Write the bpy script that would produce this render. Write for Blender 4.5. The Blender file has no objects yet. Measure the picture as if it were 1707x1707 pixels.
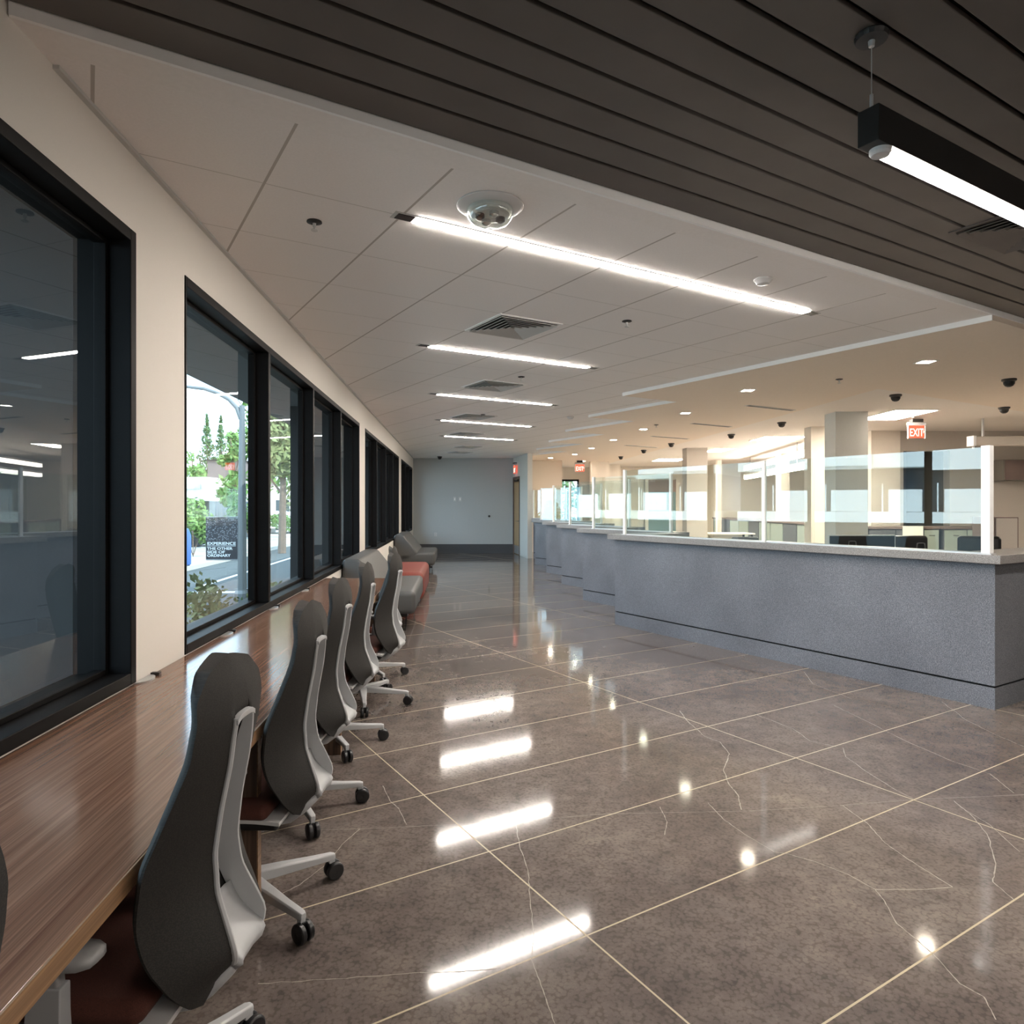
import bpy, math, random
from mathutils import Vector, Matrix
random.seed(7)
sc = bpy.context.scene
C = sc.collection
PI = math.pi
CX, HY, F, EYE = 853.5, 843.0, 1143.0, 1.5
U = (-0.5254, 0.8509); V = (0.8509, 0.5254)          # grid of floor joints, ceiling tiles and counters
N = (0.99674, 0.08070); W = (-0.08070, 0.99674)      # across / along the window wall
def fw(x, y, z): return (x, y, z)
def fuv(v, u, z): return (v*V[0]+u*U[0], v*V[1]+u*U[1], z)
def fnw(n, w, z): return (n*N[0]+w*W[0], n*N[1]+w*W[1], z)
WN = -1.3685
AV = math.atan2(V[1], V[0]); AN = math.atan2(N[1], N[0])

# ------------------------------------------------------------------ materials
M = {}
class NT:
    def __init__(s, name):
        m = bpy.data.materials.new(name); m.use_nodes = True
        s.m = m; s.t = m.node_tree; s.t.nodes.clear()
        s.out = s.t.nodes.new('ShaderNodeOutputMaterial')
    def n(s, typ, **kw):
        nd = s.t.nodes.new('ShaderNode'+typ)
        for k, v in kw.items():
            if k.startswith('_'): setattr(nd, k[1:], v)
            else: nd.inputs[k.replace('__', ' ')].default_value = v
        return nd
    def l(s, a, ao, b, bi): s.t.links.new(a.outputs[ao], b.inputs[bi])
def ramp(nt, stops):
    r = nt.n('ValToRGB'); cr = r.color_ramp
    while len(cr.elements) > 1: cr.elements.remove(cr.elements[-1])
    cr.elements[0].position = stops[0][0]; cr.elements[0].color = (*stops[0][1], 1)
    for p, c in stops[1:]:
        e = cr.elements.new(p); e.color = (*c, 1)
    return r
def pbr(name, col, rough=0.5, metal=0.0, noise=0.0, scale=20.0, bump=0.0, stretch=None, coat=0.0, spec=0.5):
    nt = NT(name); p = nt.n('BsdfPrincipled', Roughness=rough, Metallic=metal)
    p.inputs['Specular IOR Level'].default_value = spec
    p.inputs['Coat Weight'].default_value = coat
    tc = nt.n('TexCoord'); mp = nt.n('Mapping')
    if stretch: mp.inputs['Scale'].default_value = stretch
    nz = nt.n('TexNoise', Scale=scale, Detail=6.0)
    nt.l(tc, 'Object', mp, 'Vector'); nt.l(mp, 'Vector', nz, 'Vector')
    a = [max(0, c*(1-noise)) for c in col]; b = [min(1, c*(1+noise)) for c in col]
    r = ramp(nt, [(0.3, a), (0.7, b)])
    nt.l(nz, 'Fac', r, 'Fac'); nt.l(r, 'Color', p, 'Base Color')
    if bump:
        bp = nt.n('Bump', Strength=bump, Distance=0.002); nt.l(nz, 'Fac', bp, 'Height'); nt.l(bp, 'Normal', p, 'Normal')
    nt.l(p, 'BSDF', nt.out, 'Surface'); M[name] = nt.m; return nt.m
def emis(name, col, st):
    nt = NT(name); e = nt.n('Emission', Color=(*col, 1), Strength=st); nt.l(e, 'Emission', nt.out, 'Surface')
    M[name] = nt.m; return nt.m
def glass(name, tint, ior):
    nt = NT(name)
    tr = nt.n('BsdfTransparent', Color=(*tint, 1)); gl = nt.n('BsdfGlossy', Color=(0.95, 0.98, 1, 1), Roughness=0.0)
    fr = nt.n('Fresnel', IOR=ior); ge = nt.n('NewGeometry')
    inv = nt.n('Math', _operation='SUBTRACT'); inv.inputs[0].default_value = 1.0
    mu = nt.n('Math', _operation='MULTIPLY'); mx = nt.n('MixShader')
    nt.l(ge, 'Backfacing', inv, 1); nt.l(fr, 'Fac', mu, 0); nt.l(inv, 'Value', mu, 1)
    nt.l(mu, 'Value', mx, 'Fac'); nt.t.links.new(tr.outputs[0], mx.inputs[1]); nt.t.links.new(gl.outputs[0], mx.inputs[2])
    nt.l(mx, 'Shader', nt.out, 'Surface'); M[name] = nt.m; return nt.m

glass('window_glass', (0.86, 0.93, 0.95), 1.6)
glass('screen_glass', (0.93, 0.975, 0.955), 2.5)
glass('edge_glass', (0.55, 0.78, 0.70), 1.5)
pbr('wall_paint', (0.76, 0.72, 0.66), 0.75, noise=0.02, scale=300, bump=0.05)
pbr('grey_wall', (0.50, 0.53, 0.54), 0.7, noise=0.02, scale=60)
pbr('taupe_wall', (0.47, 0.43, 0.385), 0.8, noise=0.02, scale=60)
pbr('cream_wall', (0.74, 0.68, 0.60), 0.8, noise=0.02, scale=60)
pbr('pale_column', (0.70, 0.70, 0.66), 0.7, noise=0.02, scale=60)
pbr('gypsum', (0.88, 0.85, 0.82), 0.85, noise=0.02, scale=40)
pbr('tan_ceiling', (0.86, 0.76, 0.65), 0.85, noise=0.02, scale=40)
pbr('staff_ceiling', (0.86, 0.81, 0.75), 0.85, noise=0.02, scale=40)
pbr('fascia_white', (0.95, 0.95, 0.94), 0.7)
pbr('plank', (0.105, 0.092, 0.082), 0.55, noise=0.10, scale=3, stretch=(1, 1, 1))
pbr('black_void', (0.006, 0.006, 0.006), 0.9)
pbr('bronze', (0.0060, 0.0052, 0.005), 0.5, metal=0.0, noise=0.1, scale=8, spec=0.10)
pbr('dark_clad', (0.012, 0.011, 0.011), 0.7, noise=0.1, scale=5)
pbr('soffit_out', (0.07, 0.072, 0.078), 0.8, noise=0.05, scale=5)
pbr('dark_base', (0.07, 0.075, 0.085), 0.5)
pbr('chrome', (0.62, 0.62, 0.62), 0.2, metal=1.0)
pbr('aluminium', (0.72, 0.73, 0.74), 0.32, metal=0.75)
pbr('white_plastic', (0.64, 0.64, 0.64), 0.4)
pbr('grey_plastic', (0.46, 0.47, 0.48), 0.35, noise=0.03, scale=8)
pbr('arm_grey', (0.33, 0.33, 0.33), 0.45)
pbr('black_plastic', (0.012, 0.012, 0.013), 0.35)
pbr('red_brown_fabric', (0.085, 0.026, 0.017), 0.9, noise=0.25, scale=400, bump=0.2)
pbr('sofa_grey', (0.075, 0.073, 0.070), 0.5, noise=0.08, scale=200, bump=0.1)
pbr('sofa_red', (0.23, 0.045, 0.030), 0.45, noise=0.06, scale=200, bump=0.1)
pbr('dark_metal', (0.02, 0.02, 0.02), 0.4, metal=0.3)
pbr('light_wood', (0.50, 0.33, 0.17), 0.45, noise=0.12, scale=14, stretch=(6, 6, 0.5))
pbr('desk_pale', (0.62, 0.60, 0.56), 0.45)
pbr('desk_brown', (0.22, 0.12, 0.075), 0.45, noise=0.1, scale=8)
pbr('cabinet_grey', (0.085, 0.09, 0.10), 0.5)
pbr('cabinet_green', (0.26, 0.30, 0.27), 0.5)
pbr('dark_panel', (0.17, 0.16, 0.14), 0.6)
pbr('header_brown', (0.25, 0.16, 0.11), 0.6)
pbr('teal_panel', (0.16, 0.24, 0.24), 0.4)
pbr('vent_grey', (0.55, 0.55, 0.53), 0.5)
pbr('vent_dark', (0.05, 0.045, 0.04), 0.6)
pbr('bounce_carpet', (0.55, 0.50, 0.44), 0.95, noise=0.1, scale=80)
pbr('paper', (0.78, 0.80, 0.72), 0.8)
pbr('asphalt', (0.055, 0.065, 0.067), 0.9, noise=0.15, scale=6)
pbr('sidewalk', (0.45, 0.45, 0.42), 0.9, noise=0.06, scale=3)
pbr('road_paint', (0.85, 0.85, 0.82), 0.8)
pbr('soil', (0.16, 0.12, 0.08), 0.95, noise=0.3, scale=10)
pbr('leaf_dark', (0.055, 0.11, 0.03), 0.7, noise=0.35, scale=3)
pbr('leaf_mid', (0.12, 0.22, 0.05), 0.7, noise=0.35, scale=2)
pbr('leaf_olive', (0.17, 0.19, 0.07), 0.7, noise=0.35, scale=2)
pbr('bark', (0.16, 0.11, 0.08), 0.9, noise=0.3, scale=12)
pbr('pole_grey', (0.16, 0.17, 0.175), 0.45, metal=0.3)
pbr('stucco', (0.68, 0.65, 0.60), 0.85, noise=0.03, scale=3)
pbr('shop_white', (0.85, 0.84, 0.80), 0.8, noise=0.02, scale=3)
pbr('brown_clad', (0.16, 0.12, 0.11), 0.8, noise=0.08, scale=4)
pbr('shop_dark', (0.04, 0.05, 0.055), 0.3)
pbr('blue_paint', (0.02, 0.09, 0.32), 0.4)
pbr('car_white', (0.75, 0.76, 0.78), 0.25, coat=0.5)
pbr('car_dark', (0.05, 0.055, 0.06), 0.25, coat=0.5)
pbr('tyre', (0.02, 0.02, 0.02), 0.8)
pbr('banner_text', (0.75, 0.78, 0.78), 0.8)
pbr('joint_fill', (0.46, 0.38, 0.25), 0.35)
pbr('crack_fill', (0.30, 0.265, 0.22), 0.4)
WARM = (1.0, 0.86, 0.68)
emis('lamp_linear', (1.0, 0.91, 0.82), 88.0)
emis('lamp_pendant', (1.0, 0.905, 0.81), 72.0)
emis('lamp_down', WARM, 60.0)
emis('lamp_troffer', (1.0, 0.875, 0.735), 52.0)
emis('lamp_stripe', (1.0, 0.90, 0.78), 14.0)
emis('exit_red', (1.0, 0.10, 0.05), 1.5)
emis('exit_letter', (1.0, 0.72, 0.62), 1.6)

def mat_floor():
    nt = NT('polished_concrete'); p = nt.n('BsdfPrincipled')
    tc = nt.n('TexCoord')
    n1 = nt.n('TexNoise', Scale=0.9, Detail=8.0, Roughness=0.65); n2 = nt.n('TexNoise', Scale=9.0, Detail=8.0, Roughness=0.7)
    n3 = nt.n('TexNoise', Scale=55.0, Detail=4.0, Roughness=0.7)
    vo = nt.n('TexVoronoi', Scale=75.0)
    for x in (n1, n2, n3, vo): nt.l(tc, 'Object', x, 'Vector')
    r1 = ramp(nt, [(0.32, (0.100, 0.082, 0.075)), (0.50, (0.150, 0.126, 0.114)), (0.70, (0.216, 0.185, 0.163))])
    r2 = ramp(nt, [(0.30, (0.72, 0.72, 0.74)), (0.70, (1.28, 1.25, 1.22))])
    r3 = ramp(nt, [(0.28, (0.68, 0.68, 0.69)), (0.42, (1, 1, 1)), (0.64, (1, 1, 1)), (0.78, (1.3, 1.27, 1.25))])
    rv = ramp(nt, [(0.05, (1.35, 1.3, 1.25)), (0.16, (1, 1, 1)), (0.55, (1, 1, 1)), (0.75, (0.72, 0.72, 0.72))])
    nt.l(n1, 'Fac', r1, 'Fac'); nt.l(n2, 'Fac', r2, 'Fac'); nt.l(n3, 'Fac', r3, 'Fac'); nt.l(vo, 'Distance', rv, 'Fac')
    prev = r1
    for r in (r2, r3, rv):
        mx = nt.n('Mix', _data_type='RGBA', _blend_type='MULTIPLY'); mx.inputs[0].default_value = 1.0
        nt.t.links.new(prev.outputs['Color'] if prev is r1 else prev.outputs[2], mx.inputs[6]); nt.t.links.new(r.outputs['Color'], mx.inputs[7]); prev = mx
    nt.t.links.new(prev.outputs[2], p.inputs['Base Color'])
    rr = ramp(nt, [(0.3, (0.065,)*3), (0.7, (0.085,)*3)]); nt.l(n2, 'Fac', rr, 'Fac'); nt.l(rr, 'Color', p, 'Roughness')
    p.inputs['Specular IOR Level'].default_value = 0.35
    nt.l(p, 'BSDF', nt.out, 'Surface'); M['floor'] = nt.m
mat_floor()
def mat_speckle(name, a, b, c, rough=0.45):
    nt = NT(name); p = nt.n('BsdfPrincipled', Roughness=rough); tc = nt.n('TexCoord')
    n1 = nt.n('TexNoise', Scale=220.0, Detail=2.0); n2 = nt.n('TexNoise', Scale=1.3, Detail=6.0)
    nt.l(tc, 'Object', n1, 'Vector'); nt.l(tc, 'Object', n2, 'Vector')
    r = ramp(nt, [(0.33, a), (0.50, b), (0.66, c)]); nt.l(n1, 'Fac', r, 'Fac')
    r2 = ramp(nt, [(0.35, (0.86,)*3), (0.65, (1.12,)*3)]); nt.l(n2, 'Fac', r2, 'Fac')
    mx = nt.n('Mix', _data_type='RGBA', _blend_type='MULTIPLY'); mx.inputs[0].default_value = 1.0
    nt.t.links.new(r.outputs[0], mx.inputs[6]); nt.t.links.new(r2.outputs[0], mx.inputs[7]); nt.t.links.new(mx.outputs[2], p.inputs['Base Color'])
    nt.l(p, 'BSDF', nt.out, 'Surface'); M[name] = nt.m
mat_speckle('counter_face', (0.075, 0.080, 0.096), (0.150, 0.157, 0.182), (0.27, 0.278, 0.305))
mat_speckle('counter_top', (0.15, 0.142, 0.14), (0.26, 0.247, 0.24), (0.40, 0.38, 0.37), 0.35)
def mat_wood(name, a, b, c, ang, rough=0.28, vert=False):
    nt = NT(name); p = nt.n('BsdfPrincipled', Roughness=rough); tc = nt.n('TexCoord')
    m1 = nt.n('Mapping', _vector_type='TEXTURE'); m1.inputs['Rotation'].default_value = (0, 0, ang)
    m2 = nt.n('Mapping'); m2.inputs['Scale'].default_value = (60, 60, 1.2) if vert else (75, 0.9, 75)
    m3 = nt.n('Mapping'); m3.inputs['Scale'].default_value = (220, 220, 4) if vert else (260, 3.0, 260)
    n1 = nt.n('TexNoise', Scale=1.0, Detail=4.0, Distortion=0.6); n2 = nt.n('TexNoise', Scale=1.0, Detail=3.0)
    nt.l(tc, 'Object', m1, 'Vector'); nt.l(m1, 'Vector', m2, 'Vector'); nt.l(m1, 'Vector', m3, 'Vector')
    nt.l(m2, 'Vector', n1, 'Vector'); nt.l(m3, 'Vector', n2, 'Vector')
    r = ramp(nt, [(0.30, a), (0.52, b), (0.72, c)]); nt.l(n1, 'Fac', r, 'Fac')
    r2 = ramp(nt, [(0.35, (0.80,)*3), (0.65, (1.15,)*3)]); nt.l(n2, 'Fac', r2, 'Fac')
    mx = nt.n('Mix', _data_type='RGBA', _blend_type='MULTIPLY'); mx.inputs[0].default_value = 1.0
    nt.t.links.new(r.outputs[0], mx.inputs[6]); nt.t.links.new(r2.outputs[0], mx.inputs[7]); nt.t.links.new(mx.outputs[2], p.inputs['Base Color'])
    nt.l(p, 'BSDF', nt.out, 'Surface'); M[name] = nt.m
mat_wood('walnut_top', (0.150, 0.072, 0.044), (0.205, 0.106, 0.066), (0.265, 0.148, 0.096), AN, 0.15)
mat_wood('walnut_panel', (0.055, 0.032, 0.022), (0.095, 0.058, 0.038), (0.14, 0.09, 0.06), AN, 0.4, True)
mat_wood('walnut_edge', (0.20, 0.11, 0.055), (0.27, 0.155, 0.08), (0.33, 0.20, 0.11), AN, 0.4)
def mat_mesh_fabric():
    nt = NT('knit_mesh'); p = nt.n('BsdfPrincipled', Roughness=0.8); tc = nt.n('TexCoord')
    m2 = nt.n('Mapping'); m2.inputs['Scale'].default_value = (1, 260, 420)
    vo = nt.n('TexVoronoi', Scale=1.0); nt.l(tc, 'Object', m2, 'Vector'); nt.l(m2, 'Vector', vo, 'Vector')
    r = ramp(nt, [(0.1, (0.026, 0.0225, 0.019)), (0.6, (0.010, 0.009, 0.008))]); nt.l(vo, 'Distance', r, 'Fac'); nt.l(r, 'Color', p, 'Base Color')
    bp = nt.n('Bump', Strength=0.25, Distance=0.001); nt.l(vo, 'Distance', bp, 'Height'); nt.l(bp, 'Normal', p, 'Normal')
    nt.l(p, 'BSDF', nt.out, 'Surface'); M['knit_mesh'] = nt.m
mat_mesh_fabric()
def mat_banner():
    nt = NT('banner_black'); p = nt.n('BsdfPrincipled', Roughness=0.8); tc = nt.n('TexCoord')
    vo = nt.n('TexVoronoi', Scale=34.0); sp = nt.n('SeparateXYZ')
    nt.l(tc, 'Object', vo, 'Vector'); nt.l(tc, 'Object', sp, 'Vector')
    r = ramp(nt, [(0.25, (0.22, 0.23, 0.25)), (0.45, (0.02, 0.022, 0.028))]); nt.l(vo, 'Distance', r, 'Fac')
    gt = nt.n('Math', _operation='GREATER_THAN'); gt.inputs[1].default_value = 0.36; nt.l(sp, 'Z', gt, 0)
    mx = nt.n('Mix', _data_type='RGBA'); nt.l(gt, 'Value', mx, 0); mx.inputs[6].default_value = (0.015, 0.016, 0.02, 1)
    nt.t.links.new(r.outputs[0], mx.inputs[7]); nt.t.links.new(mx.outputs[2], p.inputs['Base Color'])
    nt.l(p, 'BSDF', nt.out, 'Surface'); M['banner_black'] = nt.m
mat_banner()
def mat_tiles():
    nt = NT('ceiling_tile'); p = nt.n('BsdfPrincipled', Roughness=0.85); tc = nt.n('TexCoord')
    m1 = nt.n('Mapping', _vector_type='TEXTURE'); m1.inputs['Rotation'].default_value = (0, 0, AV)
    nt.l(tc, 'Object', m1, 'Vector'); sp = nt.n('SeparateXYZ'); nt.l(m1, 'Vector', sp, 'Vector')
    def line(out, off, pitch, half):
        a = nt.n('Math', _operation='SUBTRACT'); a.inputs[1].default_value = off; nt.l(sp, out, a, 0)
        b = nt.n('Math', _operation='DIVIDE'); b.inputs[1].default_value = pitch; nt.l(a, 'Value', b, 0)
        c = nt.n('Math', _operation='FRACT'); nt.l(b, 'Value', c, 0)
        d = nt.n('Math', _operation='SUBTRACT'); d.inputs[1].default_value = 0.5; nt.l(c, 'Value', d, 0)
        e = nt.n('Math', _operation='ABSOLUTE'); nt.l(d, 'Value', e, 0)
        g = nt.n('Math', _operation='GREATER_THAN'); g.inputs[1].default_value = 0.5-half/pitch; nt.l(e, 'Value', g, 0)
        return g
    gx = line('X', 0.695, 0.683, 0.0065); gy = line('Y', 3.32, 0.6385, 0.0025)
    nz = nt.n('TexNoise', Scale=90.0, Detail=4.0); nt.l(tc, 'Object', nz, 'Vector')
    r = ramp(nt, [(0.3, (0.87, 0.84, 0.815)), (0.7, (0.91, 0.88, 0.855))]); nt.l(nz, 'Fac', r, 'Fac')
    m_a = nt.n('Mix', _data_type='RGBA'); nt.l(gx, 'Value', m_a, 0); nt.t.links.new(r.outputs[0], m_a.inputs[6]); m_a.inputs[7].default_value = (0.50, 0.465, 0.43, 1)
    m_b = nt.n('Mix', _data_type='RGBA'); nt.l(gy, 'Value', m_b, 0); nt.t.links.new(m_a.outputs[2], m_b.inputs[6]); m_b.inputs[7].default_value = (0.56, 0.53, 0.49, 1)
    nt.t.links.new(m_b.outputs[2], p.inputs['Base Color'])
    nt.l(p, 'BSDF', nt.out, 'Surface'); M['ceiling_tile'] = nt.m
mat_tiles()

# ------------------------------------------------------------------ mesh building
class MB:
    def __init__(s): s.v = []; s.f = []; s.mi = []; s.cur = 0; s.smooth = False
    def add(s, vs, fs):
        o = len(s.v); s.v += [tuple(map(float, p)) for p in vs]
        for f in fs: s.f.append([o+i for i in f]); s.mi.append(s.cur)
        return s
    def box(s, a0, a1, b0, b1, z0, z1, f=fw):
        vs = [f(x, y, z) for z in (z0, z1) for (x, y) in ((a0, b0), (a1, b0), (a1, b1), (a0, b1))]
        return s.add(vs, [(3, 2, 1, 0), (4, 5, 6, 7), (0, 1, 5, 4), (1, 2, 6, 5), (2, 3, 7, 6), (3, 0, 4, 7)])
    def rbox(s, a0, a1, b0, b1, z0, z1, r, f=fw, seg=3):   # box with all edges rounded
        def ax(lo, hi):
            out = []
            for k in range(seg+1): out.append((lo, math.cos(PI/2*k/seg), -1))
            return out
        import itertools
        n = seg; pts = {}; grid = []
        # superellipsoid-like cube sphere
        cx, cy, cz = (a0+a1)/2, (b0+b1)/2, (z0+z1)/2; hx, hy, hz = (a1-a0)/2, (b1-b0)/2, (z1-z0)/2
        r = min(r, hx, hy, hz)
        ts = [-1+2*i/(2*n+1) for i in range(2*n+2)]
        def mp(d):
            q = []
            sub = [(-1 if c < 0 else 1) for c in d]
            # each coordinate: local offset inside the corner sphere
            loc = [((abs(c)-1/(2*n+1))/(1-1/(2*n+1))) if abs(c) > 0 else 0 for c in d]
            loc = [max(0, x) for x in loc]
            m_ = max(loc); 
            if m_ < 1e-9: vec = (0, 0, 0)
            else:
                a = [math.tan(x*PI/4) for x in loc]; L = math.sqrt(sum(x*x for x in a)); vec = [x/L for x in a]
            inner = (hx-r, hy-r, hz-r)
            return (cx+sub[0]*(inner[0]+r*vec[0]), cy+sub[1]*(inner[1]+r*vec[1]), cz+sub[2]*(inner[2]+r*vec[2]))
        vs = []; idx = {}; fs = []
        def vid(d):
            k = tuple(round(c, 5) for c in d)
            if k not in idx: idx[k] = len(vs); vs.append(f(*mp(d)))
            return idx[k]
        m = len(ts)
        for axis in range(3):
            for sg in (-1, 1):
                for i in range(m-1):
                    for j in range(m-1):
                        q = []
                        for (p, w) in ((ts[i], ts[j]), (ts[i+1], ts[j]), (ts[i+1], ts[j+1]), (ts[i], ts[j+1])):
                            d = [0, 0, 0]; d[axis] = sg; d[(axis+1) % 3] = p; d[(axis+2) % 3] = w; q.append(vid(d))
                        fs.append(q if sg > 0 else q[::-1])
        return s.add(vs, fs)
    def prism(s, poly, z0, z1, f=fw):
        n = len(poly)
        ar = sum(poly[i][0]*poly[(i+1) % n][1]-poly[(i+1) % n][0]*poly[i][1] for i in range(n))
        if ar < 0: poly = poly[::-1]
        vs = [f(x, y, z0) for x, y in poly]+[f(x, y, z1) for x, y in poly]
        return s.add(vs, [list(range(n))[::-1], list(range(n, 2*n))]+[(i, (i+1) % n, n+(i+1) % n, n+i) for i in range(n)])
    def extr(s, poly, t0, t1, f):       # poly of (a,z) swept along b
        n = len(poly)
        vs = [f(a, t0, z) for a, z in poly]+[f(a, t1, z) for a, z in poly]
        return s.add(vs, [list(range(n)), list(range(n, 2*n))[::-1]]+[(n+i, n+(i+1) % n, (i+1) % n, i) for i in range(n)])
    def loft(s, rings, cap=True, closed=True):
        n = len(rings[0]); vs = [p for r in rings for p in r]; fs = []
        for k in range(len(rings)-1):
            for i in range(n if closed else n-1):
                j = (i+1) % n; fs.append((k*n+i, k*n+j, (k+1)*n+j, (k+1)*n+i))
        if cap: fs.append(list(range(n))[::-1]); fs.append([(len(rings)-1)*n+i for i in range(n)])
        return s.add(vs, fs)
    def lathe(s, prof, c=(0, 0, 0), seg=20, axis='z'):
        rings = []
        for r, h in prof:
            ring = []
            for i in range(seg):
                a = 2*PI*i/seg; x, y = r*math.cos(a), r*math.sin(a)
                if axis == 'z': ring.append((c[0]+x, c[1]+y, c[2]+h))
                elif axis == 'y': ring.append((c[0]+y, c[1]+h, c[2]+x))
                else: ring.append((c[0]+h, c[1]+x, c[2]+y))
            rings.append(ring)
        return s.loft(rings)
    def tube(s, pts, r, seg=8):
        rings = []; pts = [Vector(p) for p in pts]; rs = r if isinstance(r, (list, tuple)) else [r]*len(pts)
        up = None
        for i, p in enumerate(pts):
            d = (pts[min(i+1, len(pts)-1)]-pts[max(i-1, 0)]).normalized()
            if up is None:
                up = Vector((0, 0, 1)) if abs(d.z) < 0.9 else Vector((1, 0, 0))
            a = d.cross(up).normalized(); b = a.cross(d).normalized(); up = b
            rings.append([tuple(p+a*rs[i]*math.cos(2*PI*k/seg)+b*rs[i]*math.sin(2*PI*k/seg)) for k in range(seg)])
        return s.loft(rings)
    def build(s, name, mat, parent=None, smooth=False, bevel=0, seg=2, base=True, subsurf=0, origin=None):
        me = bpy.data.meshes.new(name)
        off = Vector((0, 0, 0))
        if parent is not None: off = Vector(parent.get('_o', (0, 0, 0))) if '_o' in parent else Vector((0, 0, 0))
        elif origin is not None: off = Vector(origin)
        elif base:
            xs = [p[0] for p in s.v]; ys = [p[1] for p in s.v]; zs = [p[2] for p in s.v]
            off = Vector(((min(xs)+max(xs))/2, (min(ys)+max(ys))/2, min(zs)))
        me.from_pydata([tuple(Vector(p)-off) for p in s.v], [], s.f)
        mats = mat if isinstance(mat, (list, tuple)) else [mat]
        for m in mats: me.materials.append(M[m] if isinstance(m, str) else m)
        for p, i in zip(me.polygons, s.mi): p.material_index = i
        import bmesh
        bm = bmesh.new(); bm.from_mesh(me); bmesh.ops.recalc_face_normals(bm, faces=bm.faces); bm.to_mesh(me); bm.free()
        if smooth: me.shade_smooth()
        o = bpy.data.objects.new(name, me); C.objects.link(o)
        if parent is not None:
            o.parent = parent; ORG[o.name] = off
        else:
            o.location = off; ORG[o.name] = off
        if subsurf:
            md = o.modifiers.new('sub', 'SUBSURF'); md.levels = subsurf; md.render_levels = subsurf
        if bevel:
            md = o.modifiers.new('bev', 'BEVEL'); md.width = bevel; md.segments = seg; md.limit_method = 'ANGLE'; md.angle_limit = math.radians(40)
            me.shade_smooth()
            wn = o.modifiers.new('wn', 'WEIGHTED_NORMAL'); wn.keep_sharp = False
        return o
ORG = {}
def tag(o, label=None, cat=None, group=None, kind=None):
    if label: o['label'] = label
    if cat: o['category'] = cat
    if group: o['group'] = group
    if kind: o['kind'] = kind
    return o
class Thing:
    """an Empty at the thing's base; parts are given in world coordinates (shift=True) or local ones"""
    def __init__(s, name, loc, label=None, cat=None, group=None, kind=None, rz=0.0, local=False):
        s.o = bpy.data.objects.new(name, None); C.objects.link(s.o); s.o.location = loc; s.o.rotation_euler = (0, 0, rz)
        s.o.empty_display_size = 0.05
        s.loc = Vector((0, 0, 0)) if local else Vector(loc)
        tag(s.o, label, cat, group, kind)
    def part(s, name, mb, mat, under=None, label=None, **kw):
        v = mb.v; mb.v = [tuple(Vector(p)-s.loc) for p in v]
        o = mb.build(name, mat, parent=(under or s.o), **kw)
        if label: o['label'] = label
        return o
def build_child(mb, name, mat, parent, **kw): return mb.build(name, mat, parent=parent, **kw)
def structure(o): o['kind'] = 'structure'; return o
def copy_tree(o, parent=None):
    c = o.copy(); C.objects.link(c)
    if parent is not None: c.parent = parent
    for ch in list(o.children): copy_tree(ch, c)
    return c
def text_mb(s, size, fmap, depth=0.002, bold=0.0, align='LEFT', sx=1.0):
    cu = bpy.data.curves.new('t', 'FONT'); cu.body = s; cu.size = size; cu.extrude = depth; cu.offset = bold; cu.align_x = align
    ob = bpy.data.objects.new('t', cu); C.objects.link(ob)
    dg = bpy.context.evaluated_depsgraph_get(); dg.update()
    me = bpy.data.meshes.new_from_object(ob.evaluated_get(dg))
    mb = MB(); mb.add([fmap(v.co.x*sx, v.co.y, v.co.z) for v in me.vertices], [list(p.vertices) for p in me.polygons])
    bpy.data.objects.remove(ob); bpy.data.curves.remove(cu); bpy.data.meshes.remove(me)
    return mb

# ------------------------------------------------------------------ camera
cam = bpy.data.cameras.new('camera'); co = bpy.data.objects.new('camera', cam); C.objects.link(co)
cam.sensor_fit = 'HORIZONTAL'; cam.sensor_width = 36.0; cam.lens = F/1707*36.0
co.location = (0, 0, EYE); co.rotation_euler = (PI/2, 0, 0)
cam.shift_y = -(853.5-HY)/1707.0
cam.clip_start = 0.05; cam.clip_end = 300
sc.camera = co
sc.view_settings.view_transform = 'Standard'; sc.view_settings.look = 'None'
sc.view_settings.gamma = 1.0; sc.view_settings.exposure = 0.62; sc.view_settings.use_curve_mapping = False
sc.cycles.transparent_max_bounces = 48
sc.cycles.max_bounces = 8; sc.cycles.diffuse_bounces = 4; sc.cycles.glossy_bounces = 4
sc.cycles.use_denoising = True
sc.cycles.sample_clamp_indirect = 6.0

# ------------------------------------------------------------------ world and sun
w = bpy.data.worlds.new('world'); sc.world = w; w.use_nodes = True
bg = w.node_tree.nodes['Background']; bg.inputs['Color'].default_value = (0.66, 0.83, 1.0, 1); bg.inputs['Strength'].default_value = 3.9
sun = bpy.data.lights.new('sun', 'SUN'); sun.energy = 6.0; sun.angle = 0.01; sun.color = (1.0, 0.95, 0.86)
so = bpy.data.objects.new('sun', sun); C.objects.link(so); so.location = (20, -10, 30)
d = Vector((-0.75, 0.45, -0.85)); so.rotation_euler = d.to_track_quat('-Z', 'Y').to_euler()

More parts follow.
